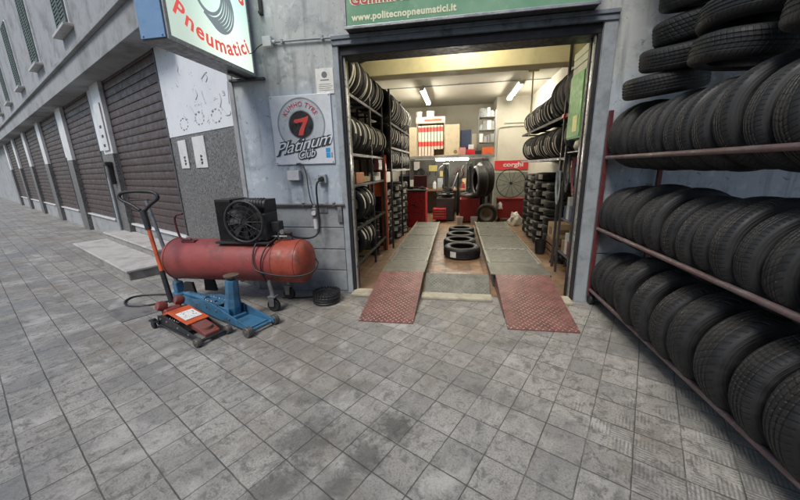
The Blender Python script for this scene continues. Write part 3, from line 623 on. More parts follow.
# hose coil / drum by the door
dc=thing('hose_coil','black coiled hose lying flat beside the doorway pillar','hose',(-.27,-.36,0)); 
b=B()
for k in range(4): torus(b,None,.155-.006*(k%2),.019,Matrix.Translation((.004*k,0,.02+k*.033)))
torus(b,None,.115,.018,Matrix.Translation((0,0,.03))); obj('coil',b,M_BLK,dc,smooth=60)
b=B(); lathe(b,[(.02,.11),(.135,.11),(.14,.125),(.02,.125)],32)
for i in range(26):
    a=2*PI*i/26; bx(b,-.009,.009,.135,.175,.10,.15,Matrix.Rotation(a,4,'Z'))
for k in range(3): torus(b,None,.06+.025*k,.006,Matrix.Translation((0,0,.128)))
obj('toothed_flange',b,M_BLKM,dc,smooth=30)
b=B(); tube(b,[(-.17,-.30,.03),(-.35,-.22,.012),(-.5,-.25,.012),(-.62,-.30,.012),(-.9,-.33,.012)],.009,8); tag(obj('loose_hose',b,M_BLK,smooth=60),'thin black hose trailing on the ground from the coil to the compressor','hose')
# ------------------------------------------------------------------ trolley jacks
def wheel(p,name,x,y,r,w,m,M=None):
    b=B(); lathe(b,[(.006,-w/2-.004),(r*.35,-w/2-.004),(r*.4,-w/2),(r*.92,-w/2),(r,-w/2+.006),(r,w/2-.006),(r*.92,w/2),(r*.4,w/2),(r*.35,w/2+.004),(.006,w/2+.004)],24)
    return obj(name,b,m,p,smooth=35,M=Matrix.Translation((x,y,r))@Matrix.Rotation(PI/2,4,'X'))
# orange: local x forward (to the front wheels), origin mid rear
M_WHL=mat('worn_roller_metal',(.13,.12,.11),.5,.5,dirt=.5)
ang=math.atan2(-.30,.77)
oj=thing('trolley_jack','orange and black low trolley jack with a looped upright handle','jack',(-1.80,-1.14,0),ang)
for s in (-1,1):
    b=B(); Mx=Matrix.Translation((0,s*.135,0))@Matrix.Rotation(PI/2,4,'X')
    prism(b,[(-.02,.045),(-.02,.14),(.10,.175),(.35,.145),(.70,.085),(.82,.075),(.82,.035),(.3,.04)],-.006,.006,Mx); prism(b,[(-.02,.045),(.82,.035),(.82,.05),(-.02,.06)],-.02,.02,Mx)
    obj('side_frame',b,M_BLKM,oj,bevel=.003)
    wheel(oj,'front_roller',.80,s*.155,.045,.055,M_WHL)
    w_=wheel(oj,'rear_caster',-.05,s*.175,.04,.03,M_BLK)
    b=B(); bx(b,-.09,.04,s*.175-.03,s*.175+.03,.085,.10); cyl(b,(-.02,s*.175,.08),(-.02,s*.175,.12),.02); obj('caster_bracket',b,M_BLKM,oj,bevel=.003)
b=B(); prism(b,[(.05,.16),(.16,.21),(.56,.162),(.56,.148),(.18,.19),(.07,.145)],-.115,.115,Matrix.Rotation(PI/2,4,'X')); obj('cover_plate',b,M_ORANGE,oj,bevel=.006)
b=B(); prism(b,[(.50,.155),(.72,.12),(.80,.09),(.80,.06),(.5,.10)],-.075,.075,Matrix.Rotation(PI/2,4,'X')); cyl(b,(.70,0,.10),(.70,0,.14),.06,.055,24); obj('lift_arm',b,mat('dusty_dark_red',(.20,.04,.03),.5,dirt=.6,dark=(.12,.1,.09)),oj,bevel=.005)
b=B(); bx(b,.10,.50,-.11,.11,.05,.06); cyl(b,(.80,-.15,.045),(.80,.15,.045),.016); cyl(b,(.02,-.14,.09),(.02,.14,.09),.02); bx(b,-.02,.10,-.125,.125,.05,.12); obj('chassis',b,M_BLKM,oj,bevel=.004)
Mt=Matrix.Translation((.30,0,.2045))@Matrix.Rotation(.1195,4,'Y')
b=B(); bx(b,-.015,.185,-.085,.085,-.008,-.0035,Mt); sk=obj('paper_sticker',b,M_PAPER,oj)
b=B()
r=random.Random(5)
for i in range(26):
    x=r.uniform(.0,.16); y=r.uniform(-.07,.06); bx(b,x,x+r.uniform(.008,.02),y,y+r.uniform(.004,.014),-.0035,-.0028,Mt)
obj('sticker_print',b,mat('blue_grey_print',(.25,.32,.45),.5),sk)
b=B(); prism(b,[(-.05,.12),(-.03,.20),(.04,.205),(.07,.17),(.06,.12)],-.09,.09,Matrix.Rotation(PI/2,4,'X')); obj('pump_cover',b,mat('dusty_dark_red',(0,0,0)),oj,bevel=.02)
b=B(); lathe(b,[(.004,-.05),(.045,-.045),(.058,0),(.045,.045),(.004,.05)],24,Matrix.Translation((-.02,.10,.24))@Matrix.Rotation(1.2,4,'X')); lathe(b,[(.004,-.05),(.045,-.045),(.058,0),(.045,.045),(.004,.05)],24,Matrix.Translation((-.02,-.08,.23))@Matrix.Rotation(1.2,4,'X')); obj('pivot_guard',b,mat('dusty_dark_red',(0,0,0)),oj,smooth=50)
b=B()
for s_ in (-1,1):
    for x_,z_ in ((.06,.12),(.2,.12),(.42,.10),(.62,.075)): cyl(b,(x_,s_*.141,z_),(x_,s_*.150,z_),.011,n=6)
obj('bolt',b,M_STEEL,oj)
b=B(); 
for s_ in (-1,1):
    tube(b,[(.10+.012*i,s_*.09+.012*math.cos(i*1.6),.125+.012*math.sin(i*1.6)) for i in range(22)],.003,5,1)
obj('return_spring',b,M_STEEL,oj)
# handle: from (0,0,.2) towards world (-2.17,-.9,1.33)
IM=(Matrix.Translation((-1.80,-1.14,0))@Matrix.Rotation(ang,4,'Z')).inverted()
hb=IM@Vector((-1.84,-1.08,.22)); ht=IM@Vector((-2.13,-.93,1.28)); 
d=(ht-hb)
b=B(); cyl(b,hb,hb+d*.34,.028,.026); obj('handle_sleeve',b,M_BLK,oj,smooth=50)
b=B(); cyl(b,hb+d*.34,hb+d*.78,.021,.021); obj('handle_tube',b,M_ORANGE,oj,smooth=50)
b=B(); cyl(b,hb+d*.78,hb+d*.98,.03,.034); 
wR=(IM.to_3x3()@Vector((1,.18,0))).normalized(); up=d.normalized()
c=hb+d*1.0
loop=[c+wR*q*s_+up*h for q,h,s_ in ((-.03,-.02,1),(-.11,.05,1),(-.205,.10,1),(-.22,.15,1),(-.17,.19,1),(0,.20,1),(.17,.19,1),(.22,.15,1),(.205,.10,1),(.11,.05,1),(.03,-.02,1))]
tube(b,loop,.019,8,2); cyl(b,c+wR*-.1+up*.10,c+wR*.1+up*.10,.008); obj('handle_grip',b,M_BLK,oj,smooth=50)
# blue jack
a2=math.atan2(-.58,1.55)
bj=thing('long_trolley_jack','long blue trolley jack with a raised lifting post and grey handle','jack',(-2.17,-.62,0),a2)
for s in (-1,1):
    b=B(); Mx=Matrix(((1,0,0,0),(0,1,0,0),(0,0,1,0),(0,0,0,1)))
    # side plate following a plan taper: rear half-width .06, front .125
    pts=[(-.05,.07,.13),(.45,.06,.17),(.75,.055,.22),(1.0,.055,.20),(1.35,.05,.13),(1.64,.04,.085)]
    hw=lambda x:.055+.075*min(1,max(0,(x-.1)/1.1))
    prev=None
    for (x,z0,z1) in pts:
        ring=[b.verts.new((x,s*(hw(x)-.008),z0)),b.verts.new((x,s*(hw(x)+.008),z0)),b.verts.new((x,s*(hw(x)+.008),z1)),b.verts.new((x,s*(hw(x)-.008),z1))]
        if prev:
            for i in range(4): b.faces.new((prev[i],prev[(i+1)%4],ring[(i+1)%4],ring[i]))
        else: b.faces.new(ring)
        prev=ring
    b.faces.new(prev)
    obj('side_plate',b,M_BLUE,bj,bevel=.002)
    wheel(bj,'front_roller',1.60,s*.165,.055,.06,M_WHL); wheel(bj,'rear_caster',.12,s*.10,.045,.03,M_BLK)
b=B(); bx(b,-.06,.12,-.07,.07,.07,.16); bx(b,.1,.8,-.05,.05,.10,.15); bx(b,1.05,1.55,-.115,.115,.05,.065); bx(b,.5,.9,-.09,.09,.15,.165); cyl(b,(1.60,-.16,.055),(1.60,.16,.055),.018); obj('chassis',b,M_BLUE,bj,bevel=.006)
b=B(); cyl(b,(.15,0,.17),(.62,0,.17),.038,.038,20); cyl(b,(.62,0,.17),(.8,0,.17),.02); obj('hydraulic_ram',b,M_BLUE,bj,smooth=50)
b=B(); lathe(b,[(.088,.07),(.092,.20),(.075,.30),(.068,.50),(.066,.52)],8,Matrix.Translation((1.10,0,0))@Matrix.Rotation(.16,4,'Y')@Matrix.Rotation(PI/8,4,'Z')); obj('lifting_post',b,M_BLUE,bj,bevel=.006)
b=B(); cyl(b,(1.18,0,.505),(1.183,0,.54),.03); lathe(b,[(.04,.535),(.075,.545),(.08,.562),(.06,.565)],28,Matrix.Translation((1.183,0,0))); obj('saddle',b,mat('rusty_saddle',(.16,.11,.08),.6,.4,dirt=.5),bj,smooth=40)
b=B()
for s_ in (-1,1):
    for x_,z_ in ((.2,.11),(.55,.13),(.78,.15),(1.0,.15),(1.25,.11)): cyl(b,(x_,s_*(hw(x_)+.006),z_),(x_,s_*(hw(x_)+.017),z_),.014,n=6)
obj('bolt',b,M_STEEL,bj)
b=B()
for s_ in (-1,1): tube(b,[(.62+.014*i,s_*.05+.014*math.cos(i*1.6),.20+.014*math.sin(i*1.6)) for i in range(26)],.0035,5,1)
obj('return_spring',b,M_STEEL,bj)
b=B(); bx(b,.95,1.24,-.085,.085,.066,.10); bx(b,1.0,1.2,-.10,-.086,.066,.20); bx(b,1.0,1.2,.086,.10,.066,.20); obj('post_mount',b,M_BLUE,bj,bevel=.006)
b=B(); bx(b,-.07,.03,-.045,.045,.12,.30); obj('handle_socket',b,M_BLUE,bj,bevel=.01)
IM2=(Matrix.Translation((-2.17,-.62,0))@Matrix.Rotation(a2,4,'Z')).inverted()
h1=IM2@Vector((-2.50,-.52,1.33))
b=B(); cyl(b,(-.03,0,.25),h1,.024,.02); obj('handle_bar',b,mat('bare_grey_steel',(.22,.23,.25),.35,.7,dirt=.3),bj,smooth=50)
b=B(); tube(b,[(-2.15,-.60,.03),(-2.35,-.55,.012),(-2.5,-.75,.012),(-2.75,-.85,.012),(-3.0,-.70,.012),(-3.05,-.5,.012),(-2.8,-.42,.012),(-2.5,-.38,.012),(-2.3,-.35,.03)],.013,8); tag(obj('ground_hose',b,M_BLK,smooth=60),'black hose curling on the pavement behind the jacks','hose')
b=B(); q=[G for G in ((-2.95,-.98),(-2.42,-1.22),(-2.25,-.9),(-2.78,-.66))]; prism(b,q,.001,.007); tag(obj('drain_cover',b,mat('worn_cover_stone',(.17,.165,.155),.7,0,dirt=.7)),'flat dark drain cover set in the pavement left of the orange jack','drain cover')
# ------------------------------------------------------------------ vehicle lift with ramps
lf=thing('car_lift','low two runway car lift with red chequered drive on ramps','lift',(1.45,.35,0)); L=Vector((1.45,.35,0))
M_RUN=plate_mat('runway_steel',(.14,.14,.11),(.36,.35,.28),.0,None,18.)
M_RUNI=mat('runway_inset',(.125,.13,.11),.45,.3,dirt=.6,scale=5,dark=(.2,.19,.16))
M_RUNF=mat('runway_deck',(.25,.24,.20),.5,.2,dirt=.6,scale=4,dark=(.11,.10,.075))
for k,(x0,x1,xr0,xr1) in enumerate(((.30,.925,.30,.915),(1.84,2.63,1.90,2.60))):
    y0,y1=.35,4.75
    b=B(); bx(b,x0,x1,y0,y0+.55,.175,.204); rel(obj('runway_front_plate',b,M_RUN,None,.004),lf,L)
    b=B(); bx(b,x0+.02,x1-.02,y0+.552,y1,.175,.20); rel(obj('runway_deck',b,M_RUNF,None,.003),lf,L)
    b=B(); bx(b,x0,x0+.018,y0+.552,y1,.15,.222); bx(b,x1-.018,x1,y0+.552,y1,.15,.222); rel(obj('runway_side_rail',b,mat('pale_worn_steel',(.36,.34,.27),.45,.4,dirt=.6,dark=(.12,.1,.07)),None,.003),lf,L)
    for ya,yc in ((.94,1.70),(1.84,2.92),(3.01,3.92),(4.01,4.70)):
        b=B(); bx(b,x0+.05,x1-.05,ya,yc,.2005,.2055); rel(obj('inset_plate',b,M_RUNI,None,.002),lf,L)
    b=B()
    for yy in (1.75,2.95,3.95): bx(b,x0+.02,x1-.02,yy,yy+.03,.2012,.212)
    bx(b,x0+.08,x1-.08,1.8,1.82,.2015,.208)
    rel(obj('cross_bar',b,M_ALU,None,.002),lf,L)
    b=B(); bx(b,x0+.04,x1-.04,y0+.03,y1-.03,.006,.174); rel(obj('runway_base',b,M_DARK,None),lf,L)
    # ramp: sloping plate from floor to deck
    b=B(); X0r,X1r=xr0,xr1; yb=-.86; lip=.012
    th=.014
    P=[(yb,lip),(yb+.12,.034),(y0-.01,.206)]
    for (ya,za),(yc,zc) in zip(P,P[1:]):
        vs=[b.verts.new(c) for c in ((X0r,ya,za),(X1r,ya,za),(X1r,yc,zc),(X0r,yc,zc),(X0r,ya,za-th+.003),(X1r,ya,za-th+.003),(X1r,yc,zc-th),(X0r,yc,zc-th))]
        for f in ((0,1,2,3),(7,6,5,4),(0,4,5,1),(1,5,6,2),(2,6,7,3),(3,7,4,0)): b.faces.new([vs[i] for i in f])
    for xx in (X0r,X1r-.01):
        vs=[b.verts.new(c) for c in ((xx,-.6,.003),(xx+.01,-.6,.003),(xx+.01,y0-.012,.003),(xx,y0-.012,.003),(xx,-.6,.05),(xx+.01,-.6,.05),(xx+.01,y0-.012,.188),(xx,y0-.012,.188))]
        for f in ((0,3,2,1),(4,5,6,7),(0,1,5,4),(1,2,6,5),(2,3,7,6),(3,0,4,7)): b.faces.new([vs[i] for i in f])
    bmesh.ops.remove_doubles(b,verts=b.verts,dist=.0001)
    rel(obj('ramp',b,plate_mat('red_ramp_%d'%k,(.215,.085,.074),(.60,.53,.45),.08,(X0r+X1r)/2,16.),None,0),lf,L)
    b=B(); cyl(b,(x0+.01,y0-.006,.19),(x1-.01,y0-.006,.19),.014); rel(obj('hinge',b,M_BLKM,None,smooth=50),lf,L)
b=B()
vs=[b.verts.new(c) for c in ((.95,.04,.006),(1.81,.04,.006),(1.81,.40,.006),(.95,.40,.006),(.95,.05,.03),(1.81,.05,.03),(1.81,.36,.19),(.95,.36,.19))]
for f in ((0,1,5,4),(1,2,6,5),(2,3,7,6),(3,0,4,7),(4,5,6,7),(0,3,2,1)): b.faces.new([vs[i] for i in f])
rel(obj('cross_cover',b,plate_mat('cover_steel',(.15,.155,.135),(.30,.30,.26),.03,None,20.),None,.004),lf,L)
# ------------------------------------------------------------------ tyres
WT=[.185,.20,.168]
def tyre_profile(Rt=.32,w=.205,ri=.2):
    h=w/2; s=[]
    outer=[(ri,-h*.78),(ri+.012,-h*.93),(ri+.05,-h*1.02),(Rt-.07,-h*1.02),(Rt-.045,-h*.985),(Rt-.027,-h*.92),(Rt-.014,-h*.82),(Rt-.006,-h*.68)]
    g=[]
    for c in (-.45,-.15,.15,.45):
        c*=h; g+=[(Rt-abs(c)*.05,c-.0065),(Rt-.006,c-.0035),(Rt-.006,c+.0035),(Rt-abs(c)*.05,c+.0065)]
    prof=outer+g+[(r,-z) for r,z in outer[::-1]]
    prof+=[(ri+.03,h*.80),(Rt-.03,h*.82),(Rt-.018,h*.6),(Rt-.018,-h*.6),(Rt-.03,-h*.82),(ri+.03,-h*.80)]
    return prof
def tyre_mesh(k):
    b=B(); lathe(b,tyre_profile(w=WT[k]),44,closed=True)
    bmesh.ops.recalc_face_normals(b,faces=b.faces)
    me=bpy.data.meshes.new('tyre'); b.to_mesh(me); b.free(); me.materials.append(TY[k])
    for p in me.polygons: p.use_smooth=True
    try: me.set_sharp_from_angle(angle=R(38))
    except Exception: pass
    return me
TM=[tyre_mesh(k) for k in range(3)]
def label_mesh(a,w,off=0.):
    b=B(); n=10; rr=.3225
    A_=[b.verts.new((rr*math.cos(-a+2*a*i/n),rr*math.sin(-a+2*a*i/n),-w/2+off)) for i in range(n+1)]; B_=[b.verts.new((rr*math.cos(-a+2*a*i/n),rr*math.sin(-a+2*a*i/n),w/2+off)) for i in range(n+1)]
    for i in range(n): b.faces.new((A_[i],A_[i+1],B_[i+1],B_[i]))
    me=bpy.data.meshes.new('paper_label'); b.to_mesh(me); b.free(); me.materials.append(M_LABEL); return me
LM=[label_mesh(.65,.05),label_mesh(.45,.075,.02),label_mesh(.8,.035,-.02),label_mesh(.35,.09),label_mesh(.7,.04,.03)]
LS=[label_mesh(.17,.10),label_mesh(.22,.085)]
def tyre(loc,rot,label,group,k=None,sc=1.,lab=None,spin=0,name='tyre'):
    k=random.randrange(3) if k is None else k
    o=bpy.data.objects.new(name,TM[k]); COL.objects.link(o)
    o.matrix_world=Matrix.Translation(loc)@rot@Matrix.Rotation(spin,4,'Z')@Matrix.Diagonal((sc,sc,sc,1))
    tag(o,label,'tyre',group)
    if lab is not None:
        c=bpy.data.objects.new('paper_label',lab); COL.objects.link(c); c.parent=o
    return o
RY=Matrix.Rotation(PI/2,4,'X')         # axis along Y
rr=random.Random(11)
# outdoor rack on the right
rk=thing('tyre_rack','tall dark red steel rack of used tyres standing against the pillar','rack',(3.2,-1.6,0)); L=Vector((3.2,-1.6,0))
YA,YB=-.06,-3.05
for z,lab in ((1.70,None),(.92,None),(.18,None)):
    for X in (2.95,3.50):
        b=B(); cyl(b,(X,YA,z),(X,YB,z),.02,n=14); rel(obj('rail',b,mat('worn_red_rail',(.15,.095,.092),.5,.3,dirt=.8,dark=(.19,.18,.175),scale=5,scratch=.5,scol=(.3,.28,.27)),None,smooth=50),rk,L)
for X in (2.95,3.50):
    for Y in (YA,YB):
        b=B(); bx(b,X-.02,X+.02,Y-.02,Y+.02,.10,2.18); rel(obj('post',b,M_REDM,None,.004),rk,L)
for Y in (YA,YB):
    b=B()
    for z in (.18,.92,1.70): bx(b,2.97,3.48,Y-.012,Y+.012,z-.015,z+.015)
    rel(obj('cross_rail',b,M_REDM,None,.003),rk,L)
for X in (2.97,3.48):
    for Y in (YA-.02,YB+.02):
        b=B(); lathe(b,[(.012,-.025),(.055,-.025),(.06,-.018),(.06,.018),(.055,.025),(.012,.025)],20,Matrix.Translation((X,Y,.061))@Matrix.Rotation(PI/2,4,'Y')); bx(b,X-.035,X+.035,Y-.03,Y+.03,.10,.125); rel(obj('caster',b,M_BLK,None,smooth=40),rk,L)
rows=[('top',1.70,.31,.0),('middle',.92,.31,.0),('bottom',.18,.31,0)]
for nm,z,base_rad,_ in rows:
    y=-.20; i=0
    while y>-2.9:
        rad=base_rad if nm!='bottom' or i<4 else .375
        w=rr.choice([.19,.2,.21]) ; k=rr.randrange(3); sc=rad/.32*rr.uniform(.97,1.05); hh=math.sqrt(max(.01,(sc*.32+.02)**2-.275**2))-(.035 if rad>.35 else 0)
        rot=Matrix.Rotation(-.16+rr.uniform(-.07,.07),4,'Z')@Matrix.Rotation(rr.uniform(-.09,.0),4,'X')@RY
        tyre((3.225+rr.uniform(-.01,.01),y,z+hh),rot,'%s worn tyre from the doorway on the %s rail of the outdoor rack'%(ORD[i],nm),'used tyres on the outdoor rack',k,sc,spin=rr.uniform(0,6))
        y-=WT[k]*sc+.016+(.03 if rad>.35 else 0); i+=1
# pile lying on the top row
for i,(x,y,z,rx,ry) in enumerate(((3.22,-.42,2.34,.10,-.14),(3.28,-.54,2.545,.20,-.16),(3.34,-.58,2.76,.12,-.22),(3.32,-.66,2.97,.20,-.10),(3.3,-1.22,2.37,.1,.1),(3.3,-1.25,2.58,.0,.1),(3.3,-1.95,2.37,.1,.05),(3.3,-1.9,2.58,.0,.1),(3.3,-2.6,2.37,.1,.05))):
    tyre((x,y,z),Matrix.Rotation(rx,4,'X')@Matrix.Rotation(ry,4,'Y'),['lowest','second','third','topmost','lower','upper','lower','upper','single'][i]+' tyre lying flat in the '+['nearest the doorway pile','nearest the doorway pile','nearest the doorway pile','nearest the doorway pile','second pile from the doorway','second pile from the doorway','third pile from the doorway','third pile from the doorway','pile farthest from the doorway'][i]+' on the right rack','tyres lying on top of the outdoor rack',rr.randrange(3),1.0)
# tyres lying between the lift runways
for i,(x,y) in enumerate(((1.474,1.98),(1.435,2.68),(1.46,3.36),(1.49,4.05))):
    tyre((x,y,.10 if i else .11),Matrix.Rotation(rr.uniform(-.02,.02),4,'X'),ORD[i]+' tyre from the doorway lying between the lift runways','tyres lying between the lift runways',[1,0,2,0][i],[1.06,1.04,1.0,.98][i],LS[0] if i==0 else None,spin=-PI/2-.5)
# interior rack maker
def rack(name,label,x0,x1,y0,y1,levels,posts,m,lip=None,top=None):
    t=thing(name,label,'rack',((x0+x1)/2,(y0+y1)/2,0)); L=t.location.copy(); top=top or levels[-1]+.1
    for z in levels:
        b=B()
        for X in (x0,x1): bx(b,X-.014,X+.014,y0,y1,z-.02,z+.02)
        for q in range(5):
            yy=y0+.02+(y1-y0-.04)*q/4; bx(b,x0,x1,yy-.01,yy+.01,z-.018,z+.012)
        rel(obj('shelf_frame',b,m,None,.002),t,L)
    for Y in posts:
        for X in (x0,x1):
            b=B(); bx(b,X-.018,X+.018,Y-.018,Y+.018,.005,top); rel(obj('post',b,m,None,.002),t,L)
    return t
def row(x,z,ya,yb,rad,where,group,lab=True,facing=0.,kmax=99):
    """tyres standing side by side, axis along Y; facing = angle of the label in the XZ plane (0 = +X, pi = -X)"""
    y=ya; i=0
    while y<yb and i<kmax:
        k=rr.randrange(3); sc=rad/.32*rr.uniform(.97,1.03); w=WT[k]*sc
        rot=Matrix.Rotation(rr.uniform(-.05,.05),4,'Z')@RY
        tyre((x+rr.uniform(-.012,.012),y+w/2,z+rad),rot,'%s tyre from the doorway %s'%(ORD[i],where),group,k,sc,rr.choice(LM) if lab and rr.random()<.9 else None,spin=facing+rr.uniform(-.15,.15))
        y+=w+.006; i+=1
M_RK=mat('dark_rack_steel',(.06,.055,.055),.5,.4,dirt=.5)
# left racks
rack('tyre_rack','dark steel rack of labelled tyres on the left just inside the doorway','a' and -.52,-.06,.34,2.35,[.28,.80,1.42,1.84,2.60],(.36,1.45,2.33),M_RK,top=3.1)
g='labelled tyres on the left racks'
row(-.28,2.65,.36,2.3,.28,'in the highest row of the near left rack',g,facing=-.25)
row(-.28,1.87,.36,2.3,.27,'in the row under the highest on the near left rack',g,facing=.25)
row(-.28,.84,.72,1.42,.27,'in the second lowest row of the near left rack',g,facing=.35)
row(-.28,.31,.72,1.42,.24,'in the lowest row of the near left rack',g,facing=.45)
rack('tyre_rack','tall dark steel rack deeper in on the left above the tyre columns','a' and -.42,.06,2.5,5.1,[1.60,2.04,2.50],(2.52,3.8,5.08),M_RK,top=3.1)
row(-.16,2.55,2.55,5.0,.30,'in the highest row of the deep left rack',g,facing=-.2)
row(-.16,2.07,2.55,5.0,.24,'in the middle row of the deep left rack',g,facing=.0)
row(-.14,1.63,2.55,5.0,.21,'in the lowest row of the deep left rack',g,facing=.1)
# spare tyre pair lying above the near rack
for i in range(2): tyre((-.25,1.25,3.33+.17*i),Matrix.Rotation(.05,4,'X'),['lower','upper'][i]+' of two tyres lying flat on the near left rack top','tyres lying on the near left rack',2,.85,LS[i],spin=-1.1)
# stacks of lying tyres
def stack(x,y,n,where,group,sc=.92,spin=0,lab=True,z0=.006):
    z=z0
    for i in range(n):
        k=rr.choice([0,2,2]); h=WT[k]*sc
        tyre((x+rr.uniform(-.015,.015),y+rr.uniform(-.015,.015),z+h/2),Matrix(),'%s tyre up in the %s'%(ORD[i],where),group,k,sc,rr.choice(LS) if lab else None,spin=spin+rr.uniform(-.22,.22)); z+=h+.002
gl='tyre columns along the left wall'
stack(-.30,2.95,8,'nearest column along the left wall',gl,.86,-.75)
stack(-.22,3.62,8,'second column along the left wall',gl,.90,-.75)
stack(-.18,4.30,8,'third column along the left wall',gl,.90,-.75)
gr='tyre columns along the right wall'
stack(3.30,4.52,9,'column deepest along the right wall',gr,.90,-2.3)
stack(3.28,3.90,9,'second deepest column along the right wall',gr,.90,-2.3)
stack(3.28,3.27,9,'third deepest column along the right wall',gr,.92,-2.3)
stack(3.33,2.63,8,'nearest column along the right wall',gr,.90,-2.6,lab=False)
# small cans column + orange upright, carton shelf on the left
b=B(); bx(b,-.13,-.02,2.37,2.47,.005,1.9); bx(b,-.36,-.131,2.395,2.445,1.10,1.42); tag(obj('orange_stand',b,M_ORANGE,bevel=.004),'orange steel upright with an orange plate beside the near left rack','stand')
for i in range(6):
    b=B(); lathe(b,[(.02,0),(.10,0),(.10,.09),(.085,.105),(.02,.105)],20,Matrix.Translation((-.20,1.98,.02+i*.125))); tag(obj('paint_tin',b,M_BLK,smooth=40),'%s dark tin from the floor in the narrow column by the orange upright'%ORD[i],'tin','dark tins stacked by the orange upright')
for i,(y0,y1,z0,z1,x0,x1,m,l) in enumerate(((.55,.95,1.445,1.60,-.40,-.06,mat('orange_card',(.50,.18,.07),.7),'orange carton on the shelf of the near left rack'),(1.0,1.4,1.445,1.53,-.42,-.08,M_CARD,'low brown carton on the shelf of the near left rack'),(.42,.72,1.29,1.40,-.30,-.02,M_PAPER,'white carton hanging below the shelf of the near left rack'))):
    if i==2: z0,z1=1.445,1.52; y0,y1=1.5,1.8
    b=B(); bx(b,x0,x1,y0,y1,z0,z1); tag(obj('carton',b,m,bevel=.004),l if i!=2 else 'white carton at the deep end of the near left rack shelf','carton','cartons on the near left rack')
b=B(); bx(b,-.06,.02,1.62,1.9,1.62,1.80); o=tag(obj('red_tin',b,M_REDM,bevel=.01),'square red tin with a pale label hanging by the near left rack','tin')
b=B(); bx(b,.0205,.022,1.65,1.87,1.66,1.76); obj('tin_label',b,M_PAPER,o)
# right racks
rack('tyre_rack','dark steel rack high on the right wall above the tyre columns','a' and 2.93,3.42,.95,4.75,[1.72,2.33],(1.45,),M_RK,top=3.69)
b=B(); bx(b,3.0,3.03,4.4,4.43,2.3,3.69); bx(b,2.9,3.13,4.36,4.47,3.66,3.69); tag(obj('hanger_post',b,M_CREAM,bevel=.003),'cream steel hanger post from ceiling to the deep end of the right rack','post')
g='tyres on the high right racks'
row(3.19,1.74,1.12,1.3,.31,'first on the lower shelf of the right wall rack',g,lab=False,kmax=1)
row(3.19,1.74,1.80,4.6,.27,'in the lower row of the right wall rack',g,facing=PI+.35)
row(3.22,2.35,.98,2.05,.35,'in the group of large tyres on the upper right shelf',g,lab=False)
row(3.20,2.35,2.12,4.6,.27,'in the smaller labelled tyres of the upper right shelf',g,facing=PI+.2)
b=B(); cyl(b,(2.93,1.40,2.33),(2.93,1.50,2.33),.04); tag(obj('red_clamp',b,M_RED,smooth=40),'red clamp on the upright of the right wall rack','clamp')
# green cabinet and clutter inside the right jamb
gc=thing('green_cabinet','narrow green enamel cabinet hanging just inside the right jamb','cabinet',(3.0,.6,1.95)); L=Vector((3.0,.6,1.95))
b=B(); bx(b,2.80,3.15,.36,.86,1.95,2.72); rel(obj('body',b,M_GREEN,None,.006),gc,L)
b=B(); bx(b,2.788,2.799,.38,.84,1.97,2.70); rel(obj('door',b,M_GREEN,None,.004),gc,L)
b=B(); bx(b,2.783,2.787,.46,.62,2.03,2.22); rel(obj('door_label',b,mat('yellow_label',(.6,.6,.25),.6),None),gc,L)
b=B(); bx(b,2.782,2.795,.80,.82,2.28,2.38); rel(obj('handle',b,M_STEEL,None,.003),gc,L)
for i in range(3):
    box('crate',2.82,3.15,.40,.90,2.726+i*.09,2.81+i*.09,mat('grey_green_crate',(.35,.37,.3),.6),bevel=.006); tag(bpy.context.scene.objects[-1] if False else COL.objects[-1],'%s flat grey tray from the bottom on top of the green cabinet'%ORD[i],'tray','trays on the green cabinet')
sh=thing('wall_shelf','steel shelf unit crowded with parts below the green cabinet','shelf',(3.1,.7,0)); L=Vector((3.1,.7,0))
for z in (.35,.85,1.40,1.80):
    b=B(); bx(b,2.90,3.35,.40,1.15,z-.01,z+.01); rel(obj('shelf_board',b,M_DARK,None,.003),sh,L)
for X in (2.90,3.35):
    for Y in (.40,1.15):
        b=B(); bx(b,X-.015,X+.015,Y-.015,Y+.015,.005,1.9); rel(obj('post',b,M_RK,None,.002),sh,L)
cols=[(.22,.05,.04),(.28,.25,.12),(.07,.10,.16),(.4,.4,.36),(.05,.05,.05),(.22,.14,.08),(.3,.17,.06)]
cn=['red','yellow','blue','white','black','brown','orange']
cnt={}
for zi,z in enumerate((.362,.862,1.412)):
    y=.44; j=0
    while y<1.08:
        w=rr.uniform(.07,.15); h=rr.uniform(.12,.33); ci=rr.randrange(7)
        b=B(); 
        if rr.random()<.5: bx(b,2.93,2.93+rr.uniform(.15,.3),y,y+w-.01,z,z+h)
        else: r_=w/2-.004; lathe(b,[(.01,0),(r_,0),(r_,h*.75),(r_*.35,h*.88),(r_*.35,h),(.01,h)],16,Matrix.Translation((2.93+r_,y+w/2,z)))
        tag(obj('shelf_item',b,mat('item_%s'%cn[ci],cols[ci],.5,dirt=.4),bevel=.004),'%s %s container from the doorway on the %s level of the parts shelf'%(ORD[j],cn[ci],['lowest','middle','upper'][zi]),'container','containers on the parts shelf'); y+=w; j+=1
b=B()
for i in range(1):
    lathe(b,[(.02,0),(.14,.01),(.17,.06),(.15,.13),(.09,.17),(.02,.18)],18,Matrix.Translation((3.1,.95,1.812)))
o=obj('plastic_bag',b,mat('pale_plastic',(.5,.5,.42),.4,dirt=.2),smooth=60); tag(o,'pale crumpled plastic bag on top of the parts shelf','bag')
for i,(z,h) in enumerate(((.31,.25),)):
    b=B(); bx(b,3.05,3.36,1.95,2.32,.36,.62); o=tag(obj('carton',b,M_CARD,bevel=.006),'pale brown carton sitting on a crate by the right wall','carton')
    b=B(); bx(b,3.045,3.049,2.05,2.2,.42,.55); bx(b,3.12,3.3,1.944,1.949,.44,.52); obj('printing',b,mat('brown_print',(.2,.12,.07),.7),o)
    b=B(); bx(b,3.20,3.21,1.949,2.321,.621,.6225); obj('tape',b,M_CARD,o)
b=B()
